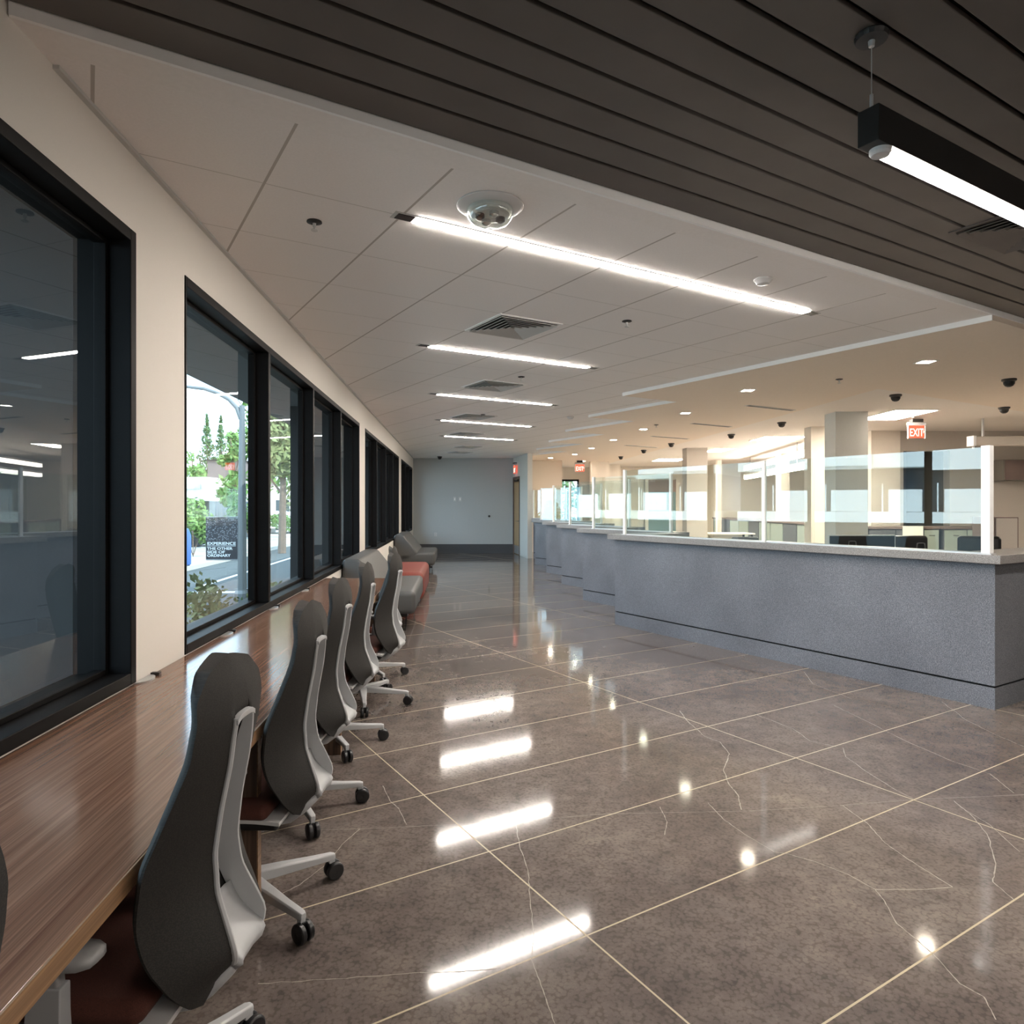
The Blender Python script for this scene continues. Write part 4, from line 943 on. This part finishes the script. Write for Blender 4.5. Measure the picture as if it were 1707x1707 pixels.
t = Thing('dark_wall_box', (px3(1690, BW), BW, zz(802, BW)), 'dark box on the taupe wall in place of a dark opening, behind the last glass post', 'cabinet')
m_ = MB(); m_.box(px3(1652, BW), px3(1760, BW), BW-0.35, BW, zz(802, BW), zz(768, BW)); t.part('cabinet_body', m_, 'dark_panel', bevel=0.004)
m_ = MB(); 
for q in (1653, 1688, 1723): m_.box(px3(q, BW)+0.01, px3(q+34, BW)-0.005, BW-0.37, BW-0.35, zz(801, BW), zz(769, BW))
t.part('cabinet_door', m_, 'brown_clad', bevel=0.003)
t = Thing('storage_cabinet', (px3(1677, 9.5), 9.6, 0), 'plain taupe metal cabinet right behind the last glass post', 'cabinet')
yc = 9.5; m_ = MB(); m_.box(px3(1657, yc), px3(1698, yc), yc, yc+0.45, 0, zz(862, yc)); t.part('cabinet_body', m_, 'brown_clad', bevel=0.004)
m_ = MB(); m_.box(px3(1660, yc), px3(1695, yc), yc-0.015, yc, 0.05, zz(864, yc)); t.part('cabinet_door', m_, 'taupe_wall', bevel=0.003)
# low cabinets with dark tops across the staff area
def low_cab(x0, x1, y, n, label, mat, z=1.12, dp=0.5):
    t = Thing('low_cabinet', ((x0+x1)/2, y+dp/2, 0), label, 'cabinet', 'low filing cabinets in the staff area')
    m_ = MB(); m_.box(x0, x1, y, y+dp, 0, z-0.04); t.part('cabinet_body', m_, 'cabinet_grey')
    m_ = MB(); m_.box(x0-0.02, x1+0.02, y-0.03, y+dp, z-0.04, z); t.part('cabinet_top', m_, 'brown_clad')
    for i in range(n):
        a = x0+(x1-x0)*i/n; b = x0+(x1-x0)*(i+1)/n
        m_ = MB(); m_.box(a+0.01, b-0.01, y-0.018, y, 0.06, z-0.06); dr = t.part('cabinet_door', m_, mat, bevel=0.003)
        m_ = MB(); m_.box((a+b)/2-0.05, (a+b)/2+0.05, y-0.034, y-0.018, z-0.16, z-0.15); t.part('handle', m_, 'chrome', under=dr)
low_cab(px3(1447, 12.4), px3(1537, 12.4), 12.4, 2, 'dark grey low cabinet right of the tall pale column', 'cabinet_grey')
low_cab(px3(1539, 12.4), px3(1565, 12.4), 12.4, 1, 'narrow green grey cabinet in the middle of the low cabinet row', 'cabinet_green')
low_cab(px3(1573, 12.4), px3(1650, 12.4), 12.4, 2, 'green grey low cabinet behind the last glass post', 'cabinet_green')
t = Thing('cabinet_run', (6.9, 19, 0), 'long run of grey green cabinets receding behind the glass screen', 'cabinet')
m_ = MB(); m_.box(6.9, 7.4, 14.0, 23.5, 0, 1.06); t.part('cabinet_body', m_, 'cabinet_grey')
m_ = MB(); m_.box(6.86, 7.4, 14.0, 23.5, 1.06, 1.10); t.part('cabinet_top', m_, 'brown_clad')
for i in range(11):
    y0 = 14.05+i*0.85; m_ = MB(); m_.box(6.882, 6.9, y0, y0+0.80, 0.06, 1.04); t.part('cabinet_door', m_, 'cabinet_green' if i % 3 else 'cabinet_grey')
# pale notice in front of the cabinets
yn = 12.365; m_ = MB(); m_.box(px3(1505, yn), px3(1539, yn), yn, yn+0.01, zz(895, yn), zz(877, yn)); tag(m_.build('paper_notice', 'paper'), 'pale paper sheet taped on the low cabinets above a black chair', 'paper sheet')
# far back wall openings
t = Thing('door_3', (5.0, 26.1, 0), kind='structure')
yb = 25.9; a, b = px3(1081, yb), px3(1127, yb)
m_ = MB(); m_.box(a, b, yb, yb+0.2, zz(820, yb), zz(800, yb)); t.part('header_panel', m_, 'header_brown')
m_ = MB(); m_.box(a, b, yb+0.05, yb+0.2, 0.0, zz(820, yb)); t.part('door_leaf', m_, 'teal_panel')
m_ = MB(); m_.box(a-0.12, a, yb, yb+0.2, 0, 2.5); m_.box(b, b+0.12, yb, yb+0.2, 0, 2.5); t.part('door_frame', m_, 'cream_wall')
m_ = MB(); m_.box(2.6, 3.2, 22.6, 23.0, 0, ZT+0.02); m_.box(3.3, 3.9, 24.6, 25.0, 0, 3); structure(m_.build('wall_stub', 'cream_wall'))
m_ = MB(); m_.box(px3(1178, 25.8), px3(1194, 25.8), 25.8, 26.15, 0.4, zz(803, 25.8)); structure(m_.build('door_dark', 'dark_panel'))
m_ = MB(); m_.box(px3(1196, 24), px3(1300, 24), 24.0, 26.1, 0, ZT+0.02); m_.box(px3(1303, 24), px3(1400, 24), 24.0, 26.1, 0, ZT+0.02); structure(m_.build('wall_beige', 'cream_wall'))
# suspended linear lights deep in the staff area (the bright stripes over the glass)
for i, (z_, lb) in enumerate(((2.64, 'upper bright stripe light deep in the staff area behind the glass'), (2.36, 'lower bright stripe light deep in the staff area behind the glass'))):
    a_ = Vector((px3(1243, 21.5), 21.5)); b_ = Vector((px3(1362, 14.6), 14.6)); d_ = (b_-a_).normalized(); n_ = Vector((-d_.y, d_.x))*0.06
    t = Thing('stripe_light', ((a_.x+b_.x)/2, (a_.y+b_.y)/2, z_), lb, 'pendant light', 'suspended stripe lights deep in the staff area')
    def slab(e, z0, z1, f=1.0): return MB().prism([tuple(a_+d_*e-n_*f), tuple(b_-d_*e-n_*f), tuple(b_-d_*e+n_*f), tuple(a_+d_*e+n_*f)], z0, z1)
    t.part('light_housing', slab(0, z_+0.07, z_+0.12), 'white_plastic'); t.part('diffuser', slab(0.02, z_-0.03, z_+0.07, 0.9), 'lamp_stripe')
    for q in (0.6, 5.5):
        c_ = a_+d_*q; m_ = MB(); m_.box(c_.x, c_.x+0.01, c_.y, c_.y+0.01, z_+0.12, ZT+0.02); t.part('hanger', m_, 'aluminium')
# desks in the open staff area
def office_desk(x0, x1, y0, y1, label, mat):
    t = Thing('office_desk', ((x0+x1)/2, (y0+y1)/2, 0), label, 'desk', 'office desks in the staff area')
    m_ = MB(); m_.box(x0, x1, y0, y1, 0.715, 0.75); t.part('tabletop', m_, mat, bevel=0.003)
    for (a, b) in ((x0+.05, y0+.05), (x1-.1, y0+.05), (x0+.05, y1-.1), (x1-.1, y1-.1)):
        m_ = MB(); m_.box(a, a+0.05, b, b+0.05, 0, 0.715); t.part('leg', m_, 'dark_metal')
    m_ = MB(); m_.box(x0+0.1, x1-0.1, y1-0.06, y1-0.04, 0.2, 0.715); t.part('modesty_panel', m_, mat)
office_desk(3.6, 5.2, 14.6, 15.4, 'brown desk seen low through the glass left of the middle post', 'desk_brown')
office_desk(4.8, 6.6, 18.6, 19.4, 'pale desk beyond the distant column', 'desk_pale')
office_desk(3.1, 4.8, 19.6, 20.4, 'pale desk in front of the cream walls', 'desk_pale')
office_desk(4.4, 5.6, 12.4, 13.2, 'pale desk left of the tall pale column', 'desk_pale')
# dark low screen with pale edge and black chairs behind the near counter
t = Thing('monitor', (4.2, 7.2, 0.75), 'dark monitor back with pale rim behind the longest counter', 'monitor')
ym = 7.3; xa, xb = px3(1381, ym), px3(1493, ym); m_ = MB(); m_.box(xa, xb, ym, ym+0.03, 0.86, 1.19); t.part('screen_housing', m_, 'white_plastic', bevel=0.004)
m_ = MB(); m_.box(xa+0.012, xb-0.012, ym-0.004, ym, 0.872, 1.178); t.part('back_cover', m_, 'black_plastic')
m_ = MB(); m_.box((xa+xb)/2-0.04, (xa+xb)/2+0.04, ym+0.03, ym+0.05, 0.752, 0.95); m_.box((xa+xb)/2-0.12, (xa+xb)/2+0.12, ym-0.06, ym+0.12, 0.75, 0.762); t.part('stand', m_, 'black_plastic')
def staff_chair(x, y, rz, label, col='black_plastic', ztop=1.08):
    t = Thing('staff_chair', (x, y, 0), label, 'office chair', 'black office chairs behind the counters', rz=rz, local=True)
    m_ = MB(); m_.rbox(-0.23, 0.23, -0.045, 0.045, 0.66, ztop, 0.06); t.part('backrest', m_, col, smooth=True)
    m_ = MB(); m_.rbox(-0.24, 0.24, 0.0, 0.48, 0.44, 0.52, 0.035); t.part('seat', m_, col, smooth=True)
    m_ = MB(); m_.box(-0.03, 0.03, -0.06, -0.04, 0.40, 0.8); m_.lathe([(0, 0.1), (0.025, 0.1), (0.025, 0.44), (0, 0.44)], (0, 0.22, 0), 12); t.part('spine', m_, 'dark_metal')
    for k_ in range(5):
        a = 2*PI*k_/5; m_ = MB(); m_.tube([(0, 0.22, 0.10), (0.3*math.cos(a), 0.22+0.3*math.sin(a), 0.075)], [0.025, 0.015], 8); m_.lathe([(0, -0.02), (0.028, -0.02), (0.028, 0.02), (0, 0.02)], (0.3*math.cos(a), 0.22+0.3*math.sin(a), 0.028), 12, 'y'); t.part('leg', m_, 'dark_metal')
staff_chair(px3(1517, 9.2), 9.2, PI, 'black office chair back below the pale paper sheet', ztop=1.10)
staff_chair(px3(1632, 8.6), 8.6, PI-0.5, 'black office chair partly hidden by the last glass post', ztop=1.12)
staff_chair(px3(1242, 11.5), 11.5, PI, 'grey office chair just left of the middle glass post', 'cabinet_grey', 0.98)
staff_chair(px3(1398, 9.1), 9.1, PI, 'brown office chair in front of the tall pale column', 'desk_brown', 0.98)

# ------------------------------------------------------------------ outside
GZ = -0.30
def og(px, py, z=GZ): y = F*(EYE-z)/(py-HY); return ((px-CX)/F*y, y)
mb = MB(); mb.prism([(wallx(-40)-0.3, -40), (wallx(120)-0.3, 120), (-60, 120), (-60, -40)], GZ-0.3, GZ-0.02); mb.prism([(-1.0, 27.8), (6, 27.8), (6, 60), (-8, 60)], GZ-0.3, GZ-0.02); structure(mb.build('ground_outside', 'sidewalk'))
mb = MB(); mb.box(-8.0, wl-0.0, wy(-8), wy(23), GZ-0.02, GZ, fnw) if False else mb.box(WN-2.6, wl, wy(-8), wy(23), GZ-0.02, GZ+0.05, fnw); structure(mb.build('planter_bed', 'soil'))
mb = MB(); mb.box(-7.4, -3.95, -40, 120, GZ-0.019, GZ-0.004, fnw); structure(mb.build('road', 'asphalt'))
mb = MB(); mb.box(-5.75, -5.63, 15.9, 110, GZ-0.003, GZ, fnw); mb.box(-5.75, -4.2, 14.6, 14.85, GZ-0.003, GZ, fnw); structure(mb.build('road_marking', 'road_paint'))
mb = MB(); mb.box(-7.6, -7.4, -40, 120, GZ-0.02, GZ+0.12, fnw); structure(mb.build('kerb_far', 'sidewalk'))
# opposite white shopfronts
def shop(name, w0, w1, n0, label, seed, h=4.6):
    random.seed(seed); c = fnw(n0-3, (w0+w1)/2, GZ); t = Thing(name, c, label, 'building', 'white shopfronts across the road')
    m_ = MB(); m_.box(n0-6, n0, w0, w1, 0.95, 1.30, fnw); m_.box(n0-6, n0-0.1, w0, w1, 2.72, h, fnw); t.part('wall', m_, 'shop_white')
    m_ = MB(); m_.box(n0-6, n0-0.15, w0, w1, GZ, 0.95, fnw); m_.box(n0-6, n0-0.5, w0, w1, 1.30, 2.72, fnw); t.part('recessed_front', m_, 'shop_dark')
    q = w0+0.1
    while q < w1-1.2:
        wd = random.uniform(0.9, 1.15)
        m_ = MB(); m_.box(n0-0.06, n0-0.01, q, q+wd, 1.31, 2.02, fnw); t.part('display_panel', m_, 'shop_white')
        m_ = MB(); m_.box(n0-0.06, n0-0.02, q+wd+0.15, q+wd+0.19, 1.31, 2.22, fnw); t.part('post', m_, 'shop_white')
        m_ = MB(); m_.box(n0-0.09, n0-0.0, q-0.1, min(q+wd+0.42, w1), 2.62+random.choice((0, 0.12, 0.2)), 3.6, fnw); t.part('fascia_panel', m_, 'shop_white')
        q += wd+random.uniform(0.5, 0.65)
shop('shop_building', -16, -2, -15.5, 'white shopfront building across the road, near end, seen mirrored in the glass screens', 1, 4.4)
shop('shop_building', -1.2, 11, -15.2, 'white shopfront building across the road, middle, seen mirrored in the glass screens', 2, 4.9)
shop('shop_building', 12, 24, -15.6, 'white shopfront building across the road, far end', 3, 4.3)
# buildings in the window view
t = Thing('street_building', (-17.5, 41, GZ), 'brown boxy building with white ground floor across the street', 'building')
yb = 41.0; m_ = MB(); m_.box(px3(346, yb), px3(398, yb), yb, yb+6, zz(808, yb), zz(768, yb)); t.part('upper_storey', m_, 'brown_clad')
m_ = MB(); m_.box(px3(344, yb), px3(402, yb), yb-0.3, yb+6, GZ, zz(808, yb)); t.part('ground_floor', m_, 'stucco')
m_ = MB(); m_.box(px3(346, yb)-.1, px3(398, yb)+.1, yb-0.1, yb+6, zz(768, yb), zz(766, yb)); t.part('roof_edge', m_, 'dark_clad')
t = Thing('street_building', (-16.5, 34, GZ), 'pale stucco shop building at the left of the street view', 'building')
yb = 34.0; m_ = MB(); m_.box(px3(290, yb), px3(343, yb), yb, yb+6, zz(835, yb), zz(795, yb)); t.part('upper_storey', m_, 'stucco')
m_ = MB(); m_.box(px3(290, yb), px3(340, yb), yb+0.6, yb+6, GZ, zz(835, yb)); t.part('ground_floor', m_, 'shop_dark')
m_ = MB(); m_.box(px3(308, yb), px3(335, yb), yb-0.08, yb, zz(815, yb), zz(806, yb)); t.part('sign_board', m_, 'vent_grey')
t = Thing('street_building', (-12.5, 60, GZ), 'long pale building at the end of the street behind the trees', 'building')
yb = 62.0; m_ = MB(); m_.box(px3(400, yb), px3(520, yb), yb, yb+8, GZ, zz(800, yb)); t.part('wall', m_, 'stucco')
m_ = MB()
for i in range(7): a = px3(405, yb)+i*0.9; m_.box(a, a+0.6, yb-0.05, yb, 0.6, 2.0)
t.part('shop_window', m_, 'shop_dark')
# lamp post with banner
xp, yp = px3(403.5, 13.2), 13.2
t = Thing('street_lamp', (xp, yp, GZ), 'grey street lamp post with a long curved arm outside the window', 'street lamp')
m_ = MB(); m_.tube([(xp, yp, GZ), (xp, yp, 1.0), (xp, yp, zz(676, yp))], [0.085, 0.08, 0.05], 14); t.part('pole', m_, 'pole_grey')
m_ = MB(); pts = []
for px, py in ((402, 698), (395, 680), (382, 666), (362, 655), (340, 648), (315, 645), (290, 644), (262, 645)): pts.append((px3(px, yp), yp, zz(py, yp)))
m_.tube(pts, [0.05, 0.045, 0.04, 0.036, 0.034, 0.03, 0.028, 0.025], 10); t.part('lamp_arm', m_, 'pole_grey')
m_ = MB(); m_.rbox(pts[-1][0]-0.45, pts[-1][0]+0.05, yp-0.1, yp+0.1, pts[-1][2]-0.06, pts[-1][2]+0.05, 0.04); t.part('lamp_head', m_, 'pole_grey')
m_ = MB(); m_.lathe([(0, 0), (0.15, 0), (0.15, 0.12), (0.11, 0.18), (0.11, 0.2), (0, 0.2)], (xp, yp, GZ), 16); t.part('pole_base', m_, 'pole_grey')
x0, x1 = px3(343.5, yp), px3(396.5, yp); z0, z1 = zz(932, yp), zz(863, yp)
t = Thing('street_banner', ((x0+x1)/2, yp-0.02, z0), 'black street banner with pale lettering on the lamp post', 'banner', local=True)
t.o.location = (x0, yp, z0)
BWd, BH = x1-x0, z1-z0
m_ = MB(); m_.box(0, BWd, -0.008, 0.008, 0, BH); t.part('banner_cloth', m_, 'banner_black')
m_ = MB(); m_.tube([(0, 0, BH+0.01), (BWd+0.12, 0, BH+0.01)], 0.012); m_.tube([(0, 0, -0.01), (BWd+0.12, 0, -0.01)], 0.012); t.part('banner_rod', m_, 'pole_grey')
for (s_, zt2, hgt) in (('EXPERIENCE', 0.275, 0.078), ('THE OTHER', 0.180, 0.072), ('SIDE OF', 0.112, 0.072), ('ORDINARY', 0.046, 0.072)):
    tx = text_mb(s_, hgt, lambda a, b, c: (a, -0.010-c, b), 0.001, 0.0015, 'LEFT', 1.0)
    wmax = max(p[0] for p in tx.v); tgt = {'EXPERIENCE': 0.90, 'THE OTHER': 0.80, 'SIDE OF': 0.56, 'ORDINARY': 0.74}[s_]*BWd
    tx.v = [(0.04*BWd+p[0]*tgt/wmax, p[1], p[2]+zt2) for p in tx.v]; t.part('lettering', tx, 'banner_text')
m_ = MB(); m_.box(0.04*BWd, 0.94*BWd, -0.012, -0.008, 0.250, 0.258); t.part('rule_line', m_, 'banner_text')

# vegetation
def leaves(m_, c, r, n, size, seed, squash=1.0):
    rnd = random.Random(seed)
    for _ in range(n):
        while True:
            p = Vector((rnd.uniform(-1, 1), rnd.uniform(-1, 1), rnd.uniform(-1, 1)))
            if 0.15 < p.length < 1: break
        p = Vector((p.x*r[0], p.y*r[1], p.z*r[2]))+Vector(c)
        a = Vector((rnd.gauss(0, 1), rnd.gauss(0, 1), rnd.gauss(0, 1))).normalized(); b = a.orthogonal().normalized()
        s_ = size*rnd.uniform(0.6, 1.3); a2 = a*s_; b2 = b*s_*0.45
        m_.add([p-a2, p+b2, p+a2, p-b2], [(0, 1, 2, 3)])
def tree(name, x, y, h, cr, mat, label, seed, n=1400, conifer=False, group='trees along the street'):
    rnd = random.Random(seed); t = Thing(name, (x, y, GZ), label, 'tree', group)
    m_ = MB(); m_.tube([(x, y, GZ), (x+0.05, y, GZ+h*0.5), (x, y+0.05, GZ+h*0.85)], [0.16, 0.11, 0.04], 8)
    for k in range(5):
        a = rnd.uniform(0, 2*PI); m_.tube([(x, y, GZ+h*(0.35+0.08*k)), (x+cr*0.6*math.cos(a), y+cr*0.6*math.sin(a), GZ+h*(0.55+0.08*k))], [0.05, 0.015], 6)
    t.part('trunk', m_, 'bark')
    m_ = MB()
    if conifer:
        for k in range(9): s_ = k/8; leaves(m_, (x, y, GZ+h*(0.3+0.7*s_)), (cr*(1.05-s_), cr*(1.05-s_), h*0.06), int(n/9), 0.17, seed*10+k)
    else:
        for k in range(9):
            a = rnd.uniform(0, 2*PI); q = rnd.uniform(0.1, 0.7)*cr; leaves(m_, (x+q*math.cos(a), y+q*math.sin(a), GZ+h*rnd.uniform(0.28, 0.92)), (cr*0.5, cr*0.5, cr*0.45), int(n/9), 0.15, seed*10+k)
    t.part('foliage', m_, mat)
tree('street_tree', px3(440, 30), 30.0, 7.4, 1.9, 'leaf_mid', 'tall leafy tree right of the lamp post at the first mullion', 11, 2400)
tree('street_tree', px3(470, 26), 26.0, 6.4, 1.7, 'leaf_olive', 'olive green tree in the middle of the second street view pane', 12, 2400)
tree('street_tree', px3(505, 36), 36.0, 7.8, 1.7, 'leaf_mid', 'leafy tree at the right of the second street view pane', 13, 2200)
tree('conifer_tree', px3(345, 58), 58.0, 9.0, 1.5, 'leaf_dark', 'left conifer rising behind the brown building', 14, 900, True)
tree('conifer_tree', px3(368, 61), 61.0, 9.3, 1.4, 'leaf_dark', 'right conifer rising behind the brown building', 15, 900, True)
tree('street_tree', px3(320, 51), 51.0, 6.1, 1.2, 'leaf_mid', 'tree above the pale stucco shop roof', 16, 1200)
tree('street_tree', px3(388, 32.5), 32.5, 5.7, 0.6, 'leaf_mid', 'narrow tree just left of the lamp post top', 17, 1000)
def hedge(name, x, y, rx, ry, h, mat, label, seed, n, size=0.06, group=None, cat='shrub'):
    t = Thing(name, (x, y, GZ), label, cat, group)
    m_ = MB(); rnd = random.Random(seed)
    for k in range(7): a = rnd.uniform(0, 2*PI); m_.tube([(x, y, GZ+0.02), (x+rx*0.6*math.cos(a), y+ry*0.6*math.sin(a), GZ+h*0.8)], [0.012, 0.005], 5)
    t.part('stem', m_, 'bark'); m_ = MB()
    for k in range(8): a = rnd.uniform(0, 2*PI); q = rnd.uniform(0, 0.7); leaves(m_, (x+q*rx*math.cos(a), y+q*ry*math.sin(a), GZ+h*rnd.uniform(0.35, 0.85)), (rx*0.42, ry*0.42, h*0.22), n//8, size, seed*9+k)
    t.part('foliage', m_, mat)
hedge('hedge_bush', px3(322, 24), 24.0, 1.0, 0.8, 2.0, 'leaf_mid', 'round green bush at the left of the street view behind the pavement', 21, 1600, 0.09, 'bushes across the road')
hedge('hedge_bush', px3(390, 27.5), 27.5, 0.7, 0.7, 1.9, 'leaf_mid', 'green bush right behind the lamp post', 22, 1200, 0.09, 'bushes across the road')
hedge('hedge_bush', px3(418, 33.5), 33.5, 0.8, 0.7, 1.7, 'leaf_dark', 'green bush between the lamp post and the mullion', 23, 900, 0.09, 'bushes across the road')
hedge('hedge_bush', px3(474, 40), 40.0, 1.4, 0.9, 1.3, 'leaf_mid', 'low green bush by the road in the second street view pane', 24, 1200, 0.09, 'bushes across the road')
for i, (px, yy, top, lb) in enumerate(((318, 4.6, 0.72, 'leafy shrub outside at the lower left of the first street view pane'), (352, 5.1, 0.92, 'tallest leafy shrub outside the first street view pane'), (392, 5.9, 0.66, 'low leafy shrub outside near the first mullion'), (460, 7.2, 0.78, 'leafy shrub outside the second street view pane'), (492, 8.3, 0.62, 'small leafy shrub outside at the right of the second street view pane'))):
    hedge('window_shrub', px3(px, yy), yy, 0.34, 0.30, top-GZ, 'leaf_olive' if i % 2 else 'leaf_dark', lb, 30+i, 1900, 0.032, 'shrubs right outside the windows')
# vehicles
def car(x, y, rz, mat, label, s=1.0):
    t = Thing('parked_car', (x, y, GZ), label, 'car', 'cars on the street', rz=rz, local=True)
    m_ = MB(); rings = []
    pf = [(-2.2, .35), (-2.2, .75), (-1.9, .92), (-1.3, .98), (-0.8, 1.38), (0.7, 1.40), (1.25, 0.98), (2.0, .86), (2.2, .65), (2.2, .32)]
    for yv, k_ in ((-0.85, 0.96), (-0.88, 1.0), (-0.6, 1.02), (0.6, 1.02), (0.88, 1.0), (0.85, 0.96)):
        rings.append([(px_*(0.98 if abs(yv) > .86 else 1), yv*(0.82 if z_ > 1.1 else 1), z_) for px_, z_ in pf])
    m_.loft(rings); t.part('car_body', m_, mat, bevel=0.05, seg=2)
    m_ = MB(); m_.add([(-1.2, -0.80, 1.0), (-0.75, -0.74, 1.33), (0.65, -0.74, 1.34), (1.1, -0.80, 1.0), (-1.2, 0.80, 1.0), (-0.75, 0.74, 1.33), (0.65, 0.74, 1.34), (1.1, 0.80, 1.0)], [(0, 1, 2, 3), (7, 6, 5, 4), (0, 4, 5, 1), (3, 2, 6, 7), (0, 3, 7, 4), (1, 5, 6, 2)]); m_.v = [(a, b*1.06, c) for a, b, c in m_.v]; t.part('car_windows', m_, 'shop_dark')
    for wx in (-1.35, 1.4):
        for wy_ in (-0.9, 0.72): m_ = MB(); m_.lathe([(0, 0), (0.32, 0), (0.32, 0.18), (0, 0.18)], (wx, wy_, 0.32), 18, 'y'); t.part('wheel', m_, 'tyre')
car(px3(463, 52)-0.3, 52, 1.5, 'car_white', 'white car parked far down the street'); car(px3(459, 47)+1.2, 46, 1.5, 'car_white', 'white car parked nearer beside the low bush')
car(px3(300, 30)-0.9, 30.5, 0.3, 'car_dark', 'dark car at the left edge of the street view')
t = Thing('mailbox', (px3(309, 19), 19, GZ), 'blue street mailbox at the left edge of the street view', 'mailbox')
xm = px3(297, 19); m_ = MB(); m_.extr([(xm-0.25, GZ+0.15), (xm+0.25, GZ+0.15), (xm+0.25, GZ+0.95), (xm+0.18, GZ+1.15), (xm, GZ+1.22), (xm-0.18, GZ+1.15), (xm-0.25, GZ+0.95)], 18.8, 19.25, fw); t.part('box_body', m_, 'blue_paint', bevel=0.01)
for (a, b) in ((-.22, 18.82), (.17, 18.82), (-.22, 19.18), (.17, 19.18)): m_ = MB(); m_.box(xm+a, xm+a+.05, b, b+.05, GZ-0.01, GZ+0.15); t.part('leg', m_, 'blue_paint')
# yard seen through the far recess window
tree('street_tree', 3.0, 38.0, 5.0, 1.8, 'leaf_dark', 'dark tree outside the small far window', 41, 900, group='tree behind the far window')
